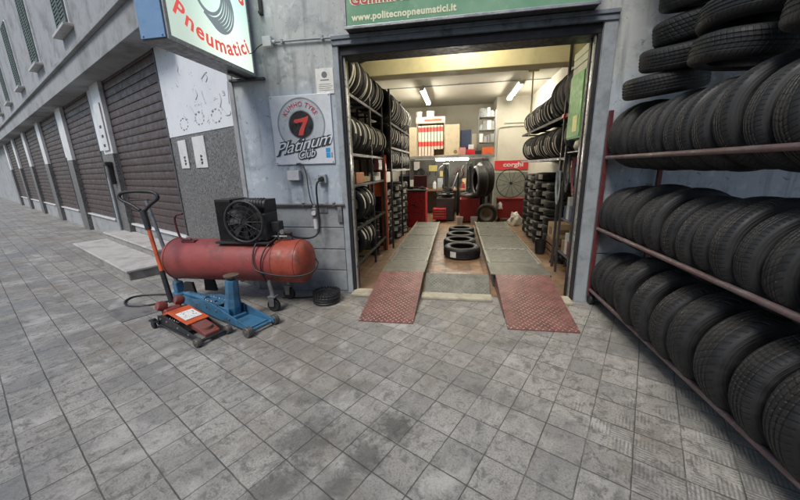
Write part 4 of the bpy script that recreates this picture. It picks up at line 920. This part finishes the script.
for z in (.01,.13,.25): 
    bx(b,3.04,3.37,1.94,1.955,z,z+.085); bx(b,3.04,3.37,2.315,2.33,z,z+.085); bx(b,3.04,3.055,1.957,2.313,z,z+.085); bx(b,3.355,3.37,1.957,2.313,z,z+.085)
bx(b,3.05,3.36,1.95,2.32,.335,.35); tag(obj('wooden_crate',b,M_WOOD,bevel=.003),'slatted wooden crate on the floor under the brown carton','crate')
b=B(); lathe(b,[(.004,0),(.085,0),(.10,.26),(.094,.26),(.08,.02),(.004,.02)],24,Matrix.Translation((2.93,2.28,.006)),caps=True); tag(obj('black_bucket',b,M_BLK,smooth=40),'black bucket on the floor in front of the right tyre columns','bucket')
for i,(y,z,m,lb) in enumerate(((.55,1.62,M_REDM,'dark red hose bundle hanging inside the right jamb'),(.85,1.66,M_BLK,'black cable bundle hanging behind the dark red hose'),(1.22,1.45,M_GREYP,'grey cable bundle hanging deepest by the parts shelf'))):
    b=B()
    for q in range(4): tube(b,[(2.86-.01*q,y-.05-.012*q,z+.1),(2.85,y-.09-.01*q,z-.15-.03*q),(2.85,y,z-.36-.03*q),(2.85,y+.09+.01*q,z-.15),(2.86-.01*q,y+.05,z+.1)],.009,6)
    tag(obj('cable_bundle',b,m,smooth=60),lb,'cable','cable bundles hanging inside the right jamb')
crumple('dark_sack',(3.05,2.95,.0),(.14,.14,.20),M_BLK,'dark sack slumped in front of the right tyre columns','sack',5) if False else None
# pile of wheel weights / metal parts
b=B()
for i in range(46):
    a=rr.uniform(0,6.28); q=rr.uniform(0,.17); z=.03+rr.uniform(0,.22)*(1-q/.22); Mx=Matrix.Translation((3.12+q*math.cos(a),1.62+q*math.sin(a),z))@Matrix.Rotation(rr.uniform(0,6),4,'X')@Matrix.Rotation(rr.uniform(0,6),4,'Y')
    if i%2: bx(b,-.05,.05,-.012,.012,-.008,.008,Mx)
    else: lathe(b,[(.025,-.01),(.04,-.01),(.04,.01),(.025,.01)],12,Mx,closed=True)
tag(obj('scrap_metal_pile',b,M_BLKM),'heap of dark metal rings and bars on the floor by the right jamb','scrap',kind='stuff')
# ------------------------------------------------------------------ back of the shop
# red balancer cabinet
rc=thing('wheel_balancer','bright red wheel balancer cabinet with a black tool tray','machine',(.25,5.45,0)); L=Vector((.35,5.60,0))
b=B(); bx(b,.12,.62,5.1,5.7,.005,1.0); rel(obj('cabinet',b,M_RED,None,.015),rc,L)
b=B(); bx(b,-.22,.10,5.25,5.7,.005,.98); rel(obj('side_cabinet',b,M_DKRED,None,.015),rc,L)
b=B(); bx(b,-.22,.64,5.06,5.72,1.002,1.06); 
for i in range(14):
    x=rr.uniform(-.18,.55); y=rr.uniform(5.12,5.6); bx(b,x,x+rr.uniform(.03,.1),y,y+rr.uniform(.03,.08),1.06,1.06+rr.uniform(.02,.09))
rel(obj('tool_tray',b,M_BLK,None,.008),rc,L)
b=B(); bx(b,.1,.66,5.04,5.055,1.03,1.06); rel(obj('tray_lip',b,M_STEEL,None,.003),rc,L)
b=B(); bx(b,.22,.34,5.085,5.098,.62,.66); bx(b,.30,.34,5.07,5.085,.60,.68); bx(b,.25,.50,5.092,5.098,.42,.44); bx(b,.25,.50,5.092,5.098,.56,.575); rel(obj('front_marking',b,M_BLK,None),rc,L)
b=B(); bx(b,-.17,.12,5.45,5.50,1.12,1.42); bx(b,-.06,.0,5.46,5.49,1.06,1.12); rel(obj('monitor',b,M_BLK,None,.01),rc,L)
b=B(); bx(b,-.15,.10,5.443,5.449,1.15,1.40); rel(obj('screen',b,mat('screen_glass',(.05,.06,.07),.15,dirt=.1,bump=0),None),rc,L)
b=B(); bx(b,.22,.62,5.66,5.70,1.08,1.42); rel(obj('rear_panel',b,mat('maroon_panel',(.10,.02,.03),.5),None,.01),rc,L)
# red small machine next to it
rm=thing('tool_chest','small red tool chest low between the balancer and the tyre changer','tool chest',(.85,6.0,0)); L=Vector((.85,6,0))
b=B(); bx(b,.66,1.05,5.8,6.2,.1,.42); rel(obj('body',b,M_RED,None,.01),rm,L)
b=B()
for z in (.18,.26,.34): bx(b,.70,1.01,5.788,5.798,z,z+.02)
rel(obj('drawer_pull',b,M_STEEL,None,.003),rm,L)
# tyre changer: dark
def changer(x,y,label,redbase):
    t=thing('tyre_changer',label,'machine',(x,y,0)); m=M_DKRED if redbase else M_DARK
    b=B(); bx(b,-.28,.28,-.25,.30,.005,.72); obj('base_cabinet',b,m,t,bevel=.03)
    b=B(); lathe(b,[(.02,.72),(.12,.72),(.12,.80),(.27,.80),(.28,.83),(.02,.84)],28)
    for i in range(4): bx(b,.12,.29,-.03,.03,.842,.88,Matrix.Rotation(i*PI/2+.4,4,'Z'))
    obj('turntable',b,M_STEEL if redbase else M_DARK,t,smooth=35)
    b=B(); bx(b,-.10,.10,.32,.52,.005,1.75); obj('column',b,M_DARK,t,bevel=.02)
    b=B(); bx(b,-.05,.05,-.05,.40,1.55,1.64); cyl(b,(0,-.02,1.0),(0,-.02,1.72),.025); lathe(b,[(.01,.96),(.05,.97),(.04,1.03),(.01,1.04)],16,Matrix.Translation((0,-.02,0))); obj('mounting_arm',b,M_BLKM,t,bevel=.008)
    b=B(); cyl(b,(.20,-.0,.95),(.38,.35,1.45),.03); cyl(b,(.38,.35,.1),(.38,.35,1.5),.035); obj('bead_breaker',b,M_BLKM,t,smooth=50)
    b=B(); bx(b,-.22,-.12,-.36,-.25,.04,.07); bx(b,-.04,.06,-.36,-.25,.04,.07); bx(b,.12,.22,-.36,-.25,.04,.07); obj('pedal',b,M_BLK,t,bevel=.005)
    b=B(); tube(b,[(-.10,.42,1.7),(-.25,.3,1.6),(-.3,.1,1.1),(-.25,-.1,.75)],.012,6); cyl(b,(.16,.25,.74),(.16,.25,.98),.06,.06,16); obj('air_line',b,M_BLK,t,smooth=50)
    return t
changer(1.02,6.35,'dark grey tyre changer between the red balancer and the red tyre changer',False)
t=changer(1.74,6.05,'red based tyre changer with steel turntable beside the big leaning tyre',True)
# floor clutter: buckets
for i,x in enumerate((1.46,1.86)):
    bk=thing('white_bucket',['white plastic bucket on the floor, left of the pair by the red changer','white plastic bucket on the floor, right of the pair by the red changer'][i],'bucket',(x,5.45,0),group='white buckets at the end of the lift')
    b=B(); lathe(b,[(.004,.006),(.075,.006),(.095,.22),(.10,.22),(.10,.235),(.09,.235),(.072,.02),(.004,.02)],24); obj('pail',b,M_WHITE,bk,smooth=40)
    b=B(); tube(b,[(-.098,0,.2),(-.08,-.08,.13),(0,-.105,.10),(.08,-.08,.13),(.098,0,.2)],.004,6); obj('bail',b,M_STEEL,bk)
o=tyre((2.16,6.2,1.26),Matrix.Rotation(-1.30,4,'Z')@RY,'very large black tractor tyre hanging upright beside the red tyre changer','',1,1.62)
o=tyre((2.02,5.95,1.20),Matrix.Rotation(-1.38,4,'Z')@RY,'second large black tyre leaning in front of the very large tyre','',1,1.45)
# wheel with rim
wl=thing('spare_wheel','car wheel with a brownish steel rim standing at the right runway end','wheel',(2.22,5.62,.30),-.15)
o=bpy.data.objects.new('tyre',TM[0]); COL.objects.link(o); o.parent=wl; o.matrix_local=RY@Matrix.Diagonal((.93,.93,.93,1))
b=B(); lathe(b,[(.03,-.02),(.06,-.03),(.10,-.01),(.15,-.04),(.165,-.055),(.19,-.07),(.19,.07),(.15,.06),(.03,.05)],32,RY)
for i in range(4):
    a=i*PI/2+.3; cyl(b,(.07*math.cos(a),.012,.07*math.sin(a)),(.07*math.cos(a),.035,.07*math.sin(a)),.01,n=8)
obj('rim',b,mat('brownish_rim',(.20,.19,.15),.5,.4,dirt=.5),wl,smooth=35,M=Matrix.Rotation(PI,4,'Z'))
# red bin/cart + spoked wheel + bag
rb=thing('red_bin','wide deep red metal bin against the back of the right side','bin',(2.95,6.3,0)); 
b=B(); bx(b,-.36,.36,-.22,.22,.10,.66); obj('body',b,M_DKRED,rb,bevel=.01)
b=B(); bx(b,-.38,.38,-.24,.24,.66,.69); obj('lid',b,M_DKRED,rb,bevel=.008)
b=B()
for x in (-.3,.3): bx(b,x-.02,x+.02,-.2,.2,.0,.10)
obj('foot',b,M_BLKM,rb)
sw_=thing('spoked_wheel','thin dark spoked handwheel standing on top of the red bin','wheel',(2.95,6.25,1.12))
b=B(); torus(b,None,.42,.014,RY); obj('hoop',b,M_BLKM,sw_,smooth=60)
b=B()
for i in range(6):
    a=i*PI/6+.2; cyl(b,(-.41*math.cos(a),0,-.41*math.sin(a)),(.41*math.cos(a),0,.41*math.sin(a)),.006,n=6)
cyl(b,(0,-.04,0),(0,.04,0),.04); obj('spokes',b,M_BLKM,sw_)
def crumple(name,loc,s,m,label,cat,seed):
    b=B(); bmesh.ops.create_icosphere(b,subdivisions=3,radius=1); r_=random.Random(seed)
    from mathutils import noise as NZ
    for v in b.verts:
        k=1+.45*NZ.noise(v.co*1.6+Vector((seed,0,0)))+.15*NZ.noise(v.co*5); v.co=Vector((v.co.x*s[0]*k,v.co.y*s[1]*k,max(-.5,v.co.z)*s[2]*k+s[2]*.5)); 
    o=obj(name,b,m,M=Matrix.Translation(loc)); tag(o,label,cat); return o
crumple('plastic_bag',(2.62,6.0,.40),(.09,.08,.12),M_WHITE,'small white plastic bag left of the red bin','bag',3); 
crumple('rag_bundle',(2.98,5.4,.0),(.17,.14,.24),M_PAPER,'crumpled pale rag bundle on the floor in front of the red bin','rags',8)
# banner
bn=box('wall_banner',2.55,3.58,7.165,7.18,1.50,1.79,mat('red_banner',(.50,.03,.035),.5,dirt=.15),bevel=.002); tag(bn,'red banner with white lettering on the white rear wall','banner')
b=B(); text(b,'corghi',.19,wallM(3.13,7.1645,1.66),bold=.006,fit=.62); obj('lettering',b,M_WHITE,bn)
# long shelf above the workbench with lamp below
ls=thing('long_shelf','long wooden wall shelf across the back above the lit tube','shelf',(1.1,7.0,1.95)); L=Vector((1.1,7.0,1.95))
b=B(); bx(b,-.4,2.5,6.75,7.35,1.955,1.99); rel(obj('board',b,M_WOOD,None,.004),ls,L)
b=B(); bx(b,-.4,2.5,6.735,6.748,1.90,1.995); rel(obj('front_edge',b,M_STEEL,None,.003),ls,L)
b=B()
for x in (-.2,.6,1.5,2.35): bx(b,x-.02,x+.02,6.8,8.28,1.915,1.95)
rel(obj('bracket',b,M_BLKM,None,.003),ls,L)
b=B(); bx(b,-.74,2.54,7.36,8.28,1.955,1.985); o=obj('rear_board',b,M_WOOD,None,.003); rel(o,ls,L)
# storage hutch with red striped boxes
hu=thing('storage_hutch','beige storage hutch with open doors on the long shelf','cupboard',(.5,7.0,2.0)); L=Vector((.5,7,2.0))
M_BEI=mat('beige_board',(.55,.47,.33),.6,dirt=.3)
b=B(); bx(b,.10,.94,7.30,7.34,1.995,2.98); bx(b,.08,.099,6.86,7.34,1.995,2.98); bx(b,.941,.96,6.86,7.34,1.995,2.98); bx(b,.08,.96,6.86,7.34,2.982,3.0); rel(obj('carcass',b,M_BEI,None,.003),hu,L)
b=B(); bx(b,-.20,.07,6.84,6.858,2.0,2.88); bx(b,.97,1.42,6.84,6.858,2.0,2.92); rel(obj('door',b,M_BEI,None,.003),hu,L)
b=B(); lathe(b,[(.06,0),(.06,.002)],20,wallM(1.30,6.8385,2.10)); rel(obj('door_emblem',b,mat('brown_print',(0,0,0)),None),hu,L)
b=B(); 
for i,z in enumerate((2.2,2.45,2.7)): bx(b,.10,.94,6.88,7.29,z-.27+.07,z-.255+.07)
rel(obj('inner_shelf',b,M_BEI,None),hu,L)
M_RW=None
m,t,bb=nt('red_white_carton'); n=N(t); p=n.pos(); x,y,z=n.sep(p); f=n.m('FRACT',n.m('MULTIPLY',n.m('SUBTRACT',z,2.0),2.3)); c=n.mix(n.m('GREATER_THAN',f,.68),(.66,.58,.5),(.55,.07,.06)); t.links.new(c,bb.inputs['Base Color']); M_RW=m
for i in range(8):
    x=.125+i*.1; zt=2.92-.0*i; zb=2.0+ (0 if i<5 else .20)
    b=B(); bx(b,x,x+.088,6.87,7.15,zb,zt)
    tag(obj('spare_part_carton',b,M_RW,bevel=.004),'%s tall red striped carton from the left in the beige hutch'%ORD[i],'carton','red striped cartons in the hutch')
b=B(); bx(b,.06,.96,6.85,7.2,3.005,3.17); o=tag(obj('orange_striped_box',b,M_PAPER,bevel=.004),'long white box with an orange stripe on top of the hutch','box')
b=B(); bx(b,.32,.86,6.843,6.849,3.04,3.11); obj('orange_stripe',b,M_ORANGE,o)
for i,(x,r_) in enumerate(((.14,.10),(.50,.13))):
    b=B(); lathe(b,[(.01,0),(r_*.9,0),(r_,.15),(r_*1.04,.155),(r_*1.04,.175),(.01,.175)],24,Matrix.Translation((x,7.0,3.175))); tag(obj('plastic_tub',b,M_WHITE,smooth=40),['narrow white tub at the left on the orange striped box','wide white tub at the middle on the orange striped box'][i],'tub','tubs on the hutch')
box('cupboard',1.45,1.78,6.95,7.3,1.995,2.75,M_DKBLUE,bevel=.006); tag(COL.objects[-1],'dark blue upright locker right of the beige hutch','locker')
box('grey_locker',1.80,1.98,6.95,7.3,1.995,2.62,mat('taupe_board',(.28,.25,.2),.6),bevel=.006); tag(COL.objects[-1],'narrow taupe locker beside the dark blue locker','locker')
# grey steel shelf with boxes
gs2=thing('steel_shelf','grey steel shelf unit with greyish parts near the white rear wall','shelf',(2.25,7.1,1.99)); L=Vector((2.25,7.1,1.99))
for z in (2.35,2.72,3.10):
    b=B(); bx(b,2.0,2.5,6.9,7.35,z-.01,z+.01); rel(obj('shelf_board',b,M_STEEL,None,.002),gs2,L)
b=B()
for X in (2.0,2.5): bx(b,X-.015,X+.015,6.9,6.93,1.995,3.3); bx(b,X-.015,X+.015,7.33,7.36,1.995,3.3)
rel(obj('post',b,M_STEEL,None,.002),gs2,L)
for zi,z in enumerate((2.361,2.731,3.111)):
    x=2.03; j=0
    while x<2.42:
        w=rr.uniform(.08,.14); h=rr.uniform(.15,.30)
        b=B(); bx(b,x,x+w-.01,6.92,7.2,z,z+h); tag(obj('parts_box',b,rr.choice([M_GREYP,M_PAPER,M_STEEL,M_GREYW]),bevel=.005),'%s pale box from the left on the %s board of the grey steel shelf'%(ORD[j],['lowest','middle','top'][zi]),'box','boxes on the grey steel shelf'); x+=w; j+=1
x=1.5; j=0
for (x,w,h,m,nm) in ((1.42,.20,.22,mat('pink_plastic',(.5,.22,.2),.5),'pink'),(1.64,.26,.16,M_RED,'red'),(1.92,.18,.12,M_BLK,'black'),(2.12,.34,.20,M_ORANGE,'orange'),(1.70,.16,.14,M_WHITE,'white')):
    z0=1.995 if nm!='white' else 2.157
    b=B(); bx(b,x,x+w,6.76,6.93,z0,z0+h); tag(obj('parts_bin',b,m,bevel=.008),'%s parts bin at the front edge of the long back shelf'%nm,'bin','bins along the long back shelf')
# bench / dark clutter under shelf
bc=thing('work_bench','dark workbench with vices and tools along the back wall','bench',(.9,7.6,0)); L=Vector((.9,7.6,0))
b=B(); bx(b,-.5,2.45,7.3,8.2,.85,.92); rel(obj('bench_top',b,M_WOOD,None,.006),bc,L)
b=B()
for x in (-.4,.9,2.35): bx(b,x-.04,x+.04,7.35,7.43,.005,.85); bx(b,x-.04,x+.04,8.1,8.18,.005,.85)
rel(obj('bench_leg',b,M_DARK,None),bc,L)
pg=thing('tool_board','grey pegboard with dark tools on the back wall','tool board',(.9,8.2,1.0)); L=Vector((.9,8.2,1))
b=B(); bx(b,-.5,2.45,8.25,8.28,1.0,1.9); rel(obj('board',b,mat('pegboard',(.09,.088,.08),.7),None),pg,L)
b=B()
for i in range(40):
    x=rr.uniform(-.4,2.3); z=rr.uniform(1.1,1.7); bx(b,x,x+rr.uniform(.02,.05),8.21,8.248,z,z+rr.uniform(.08,.25)); 
rel(obj('hanging_tools',b,M_BLKM,None),pg,L)
for i,(x,w,h,d,m,nm) in enumerate(((.70,.24,.34,.3,M_GREYP,'grey'),(1.55,.45,.32,.3,M_CARD,'brown'),(-.3,.3,.3,.3,M_PAPER,'white'),(1.15,.2,.42,.3,M_BLK,'black'),(2.1,.25,.25,.3,M_DKRED,'deep red'))):
    b=B(); bx(b,x,x+w,7.5,7.5+d,.921,.921+h); tag(obj('bench_box',b,m,bevel=.006),'%s box standing on the back workbench'%nm,'box','boxes on the workbench')
for i,(x,z,w_,h,c) in enumerate(((-.2,1.55,.21,.30,'white'),(.35,1.5,.30,.21,'yellow'),(1.95,1.35,.21,.29,'white'),(2.2,1.62,.20,.14,'grey'),(.75,1.3,.15,.2,'yellow'))):
    b=B(); bx(b,x,x+w_,8.19,8.2,z,z+h); tag(obj('pinned_sheet',b,{'white':M_PAPER,'yellow':mat('yellow_paper',(.5,.42,.15),.7),'grey':M_GREYP}[c]),['large upright white sheet at the far left of the rear tool board','wide yellow sheet on the rear tool board','upright white sheet near the right of the rear tool board','small grey sheet at the far right of the rear tool board','small yellow sheet behind the dark tyre changer'][i],'sheet','sheets pinned on the rear tool board')
for i,(x,z) in enumerate(((.05,1.45),(1.45,1.40),(2.3,1.2))):
    b=B(); 
    for q in range(3): torus(b,None,.15-.012*q,.014,Matrix.Translation((x,8.14-.03*q,z))@RY,24,6)
    tag(obj('coiled_hose',b,[M_BLK,M_REDM,M_BLK][i],smooth=60),['black coiled hose hung at the left of the tool board','red coiled hose hung between the tyre changers','black coiled hose hung at the right of the tool board'][i],'hose','hoses hung on the tool board')
r=random.Random(21)
for i in range(9):
    x=-.35+i*.32; h=r.uniform(.08,.3); w_=r.uniform(.05,.1); b=B(); lathe(b,[(.01,0),(w_,0),(w_,h*.7),(w_*.4,h*.85),(w_*.4,h),(.01,h)],14,Matrix.Translation((x,7.42,.921))); tag(obj('bench_bottle',b,[M_BLK,M_GREYP,M_DKRED,M_WHITE][i%4],smooth=40),'%s can from the left along the front of the rear workbench'%ORD[i],'can','cans along the rear workbench')
# ------------------------------------------------------------------ lamps
M_TUBE=emat('lit_tube',(1.0,.92,.76),68.)
M_TUBE2=emat('lit_tube_cool',(1.0,.94,.80),120.)
def lamp(x,y0,y1,z,label):
    E_=.3 if y1-y0>1 else .08; TB=M_TUBE if y1-y0>1 else emat('assumed_front_tube',(1.0,.90,.68),60.)  # the short tube belongs to the assumed, unseen front lamp
    t=thing('ceiling_light',label,'lamp',(x,(y0+y1)/2,z),group='lit ceiling tubes'); L=t.location.copy()
    b=B(); bx(b,x-.075,x+.075,y0,y1,z+.05,z+.09); bx(b,x-.02,x+.02,y0+E_,y0+E_+.04,z+.091,3.699); bx(b,x-.02,x+.02,y1-E_-.04,y1-E_,z+.091,3.699); rel(obj('fitting',b,M_WHITE,None,.006),t,L)
    b=B(); 
    for q in (-.03,.03): cyl(b,(x+q,y0+.04,z+.027),(x+q,y1-.04,z+.027),.016,n=10)
    rel(obj('tube',b,TB,None,smooth=50),t,L)
    b=B()
    for y in (y0+.005,y1-.04): bx(b,x-.06,x+.06,y,y+.033,z+.0,z+.05)
    rel(obj('end_cap',b,M_WHITE,None),t,L)
lamp(.46,4.75,6.75,3.50,'left lit fluorescent ceiling light over the left runway')
lamp(2.84,4.75,6.75,3.50,'right lit fluorescent ceiling light over the right runway')
lamp(1.4,.42,1.36,3.52,'assumed short lit tube light added on the ceiling just behind the door header')  # unseen lamp, assumed and added to light the beam and doorway pavement
t=thing('bench_light','brightly lit tube light hanging under the long back shelf','lamp',(1.2,6.68,1.86)); L=t.location.copy()
b=B(); bx(b,.66,1.74,6.65,6.73,1.895,1.93); rel(obj('fitting',b,M_WHITE,None,.004),t,L)
b=B(); cyl(b,(.70,6.68,1.86),(1.70,6.68,1.86),.022,n=12); rel(obj('tube',b,M_TUBE2,None,smooth=50),t,L)
b=B(); bx(b,.665,.70,6.655,6.705,1.835,1.895); bx(b,1.70,1.735,6.655,6.705,1.835,1.895); rel(obj('end_cap',b,M_WHITE,None),t,L)
ob=thing('opposite_building','plain ochre building across the street','building',tuple(SM@Vector((-6,12,0)))); L=ob.location.copy()  # stands out of view; extent chosen to shade the right side
b=B(); bx(b,-34,2,12,20,0,9.5,SM); rel(obj('wall',b,mat('ochre_plaster',(.32,.27,.20),.8,dirt=.4,scale=1)),ob,L)
for k in range(8):
    for z in (1.2,4.6,7.2):
        b=B(); bx(b,-32+k*4,-30.8+k*4,11.96,11.998,z,z+1.9,SM); f_=rel(obj('window',b,M_DARK),ob,L)
aw=thing('added_shade_roof','sloping metal sheet added out of view to shade the outdoor tyre rack','added_shade_roof',(4.8,-1.2,3.55)); L=aw.location.copy()  # unseen sheet, added to keep sky light off the rack and right wall
b=B()
for k in range(60):
    x=2.98+k*.075; vs=[b.verts.new(c) for c in ((x,-.02,3.75+.012*(k%2)),(x+.075,-.02,3.75+.012*((k+1)%2)),(x+.075,-2.9,3.50+.012*((k+1)%2)),(x,-2.9,3.50+.012*(k%2)))]; b.faces.new(vs)
bmesh.ops.remove_doubles(b,verts=b.verts,dist=.0005); bmesh.ops.solidify(b,geom=b.faces[:],thickness=.004)
rel(obj('roof_sheet',b,M_STEEL),aw,L)
for x in (3.05,5.2,7.3):
    b=B(); cyl(b,(x,-.02,3.70),(x,-2.88,3.46),.022,n=10); rel(obj('strut',b,M_REDM),aw,L)
# ------------------------------------------------------------------ world, sun, camera
w=bpy.data.worlds.new('World'); S.world=w; w.use_nodes=True; t=w.node_tree
bg=t.nodes['Background']; sky=t.nodes.new('ShaderNodeTexSky'); sky.sky_type='NISHITA'; sky.sun_disc=False
EL,AZ=R(52),R(200)
sky.sun_elevation=EL; sky.sun_rotation=AZ; sky.air_density=1.0; sky.dust_density=1.5
t.links.new(sky.outputs[0],bg.inputs[0]); bg.inputs[1].default_value=.085
sd=bpy.data.lights.new('sun','SUN'); sd.energy=1.3; sd.angle=R(22); sd.color=(1,.96,.9)
so_=bpy.data.objects.new('sun',sd); COL.objects.link(so_)
dirv=Vector((math.sin(AZ)*math.cos(EL),math.cos(AZ)*math.cos(EL),math.sin(EL)))   # towards the sun
so_.matrix_world=Matrix.Translation((0,-5,12))@dirv.to_track_quat('Z','Y').to_matrix().to_4x4()
cam=bpy.data.cameras.new('camera'); co=bpy.data.objects.new('camera',cam); COL.objects.link(co); S.camera=co
yaw,pitch,roll=.174192,.246857,-.026197
f=Vector((-math.sin(yaw),math.cos(yaw),0)); r_=Vector((math.cos(yaw),math.sin(yaw),0)); u_=Vector((0,0,1))
f2=f*math.cos(pitch)-u_*math.sin(pitch); u2=u_*math.cos(pitch)+f*math.sin(pitch)
r3=r_*math.cos(roll)+u2*math.sin(roll); u3=u2*math.cos(roll)-r_*math.sin(roll)
M=Matrix.Identity(4)
for i in range(3): M[i][0]=r3[i]; M[i][1]=u3[i]; M[i][2]=-f2[i]
M.translation=Vector((1.35676,-4.06454,1.65)); co.matrix_world=M
cam.sensor_width=36; cam.lens=36*325.95/800; cam.clip_start=.05; cam.clip_end=1500
S.view_settings.view_transform='Standard'; S.view_settings.look='None'; S.view_settings.gamma=1; S.view_settings.use_curve_mapping=False
S.view_settings.exposure=1.0

# ------------------------------------------------------------------ pieces that stand apart become parts of their own
SPLIT={'bolt','return_spring','door_jamb','stone_base','door_track','guide_rail','shutter_guide','foot','post','bench_leg','bracket','cross_bar','screw','drawer_pull','pedal','runway_side_rail','end_cap','tube','door','cross_rail','painted_dado','interior_wall','shelf_frame','pivot_guard','weld_seam','blue_mark','ring_edge','wall_pipe','side_cabinet','front_wall','wall','valve_manifold','dark_mark','caster'}
def islands(me,tol=.012):
    n=len(me.vertices); par=list(range(n))
    def fd(a):
        while par[a]!=a: par[a]=par[par[a]]; a=par[a]
        return a
    for e in me.edges:
        a,c=fd(e.vertices[0]),fd(e.vertices[1])
        if a!=c: par[a]=c
    g={}
    for i in range(n): g.setdefault(fd(i),[]).append(i)
    cl=[]
    for k,v in g.items():
        co_=[me.vertices[i].co for i in v]; lo=[min(c[j] for c in co_)-tol/2 for j in range(3)]; hi=[max(c[j] for c in co_)+tol/2 for j in range(3)]; cl.append([lo,hi,set(v)])
    ch=True
    while ch:
        ch=False
        for i in range(len(cl)):
            for j in range(i+1,len(cl)):
                if all(cl[i][0][q]<=cl[j][1][q] and cl[j][0][q]<=cl[i][1][q] for q in range(3)):
                    cl[i]=[[min(a,c) for a,c in zip(cl[i][0],cl[j][0])],[max(a,c) for a,c in zip(cl[i][1],cl[j][1])],cl[i][2]|cl[j][2]]; cl.pop(j); ch=True; break
            if ch: break
    return [c[2] for c in cl]
for o in list(COL.objects):
    if o.type!='MESH' or o.parent is None or o.name.split('.')[0] not in SPLIT or o.data.users>1: continue
    cs=islands(o.data)
    if len(cs)<2 or len(cs)>20: continue
    src=o.data
    for k,c in enumerate(cs):
        bm=bmesh.new(); bm.from_mesh(src); bm.verts.ensure_lookup_table()
        bmesh.ops.delete(bm,geom=[v for v in bm.verts if v.index not in c],context='VERTS')
        me=bpy.data.meshes.new(src.name); bm.to_mesh(me); bm.free()
        for m_ in src.materials: me.materials.append(m_)
        t_=o if k==0 else o.copy(); t_.data=me
        if k: COL.objects.link(t_)
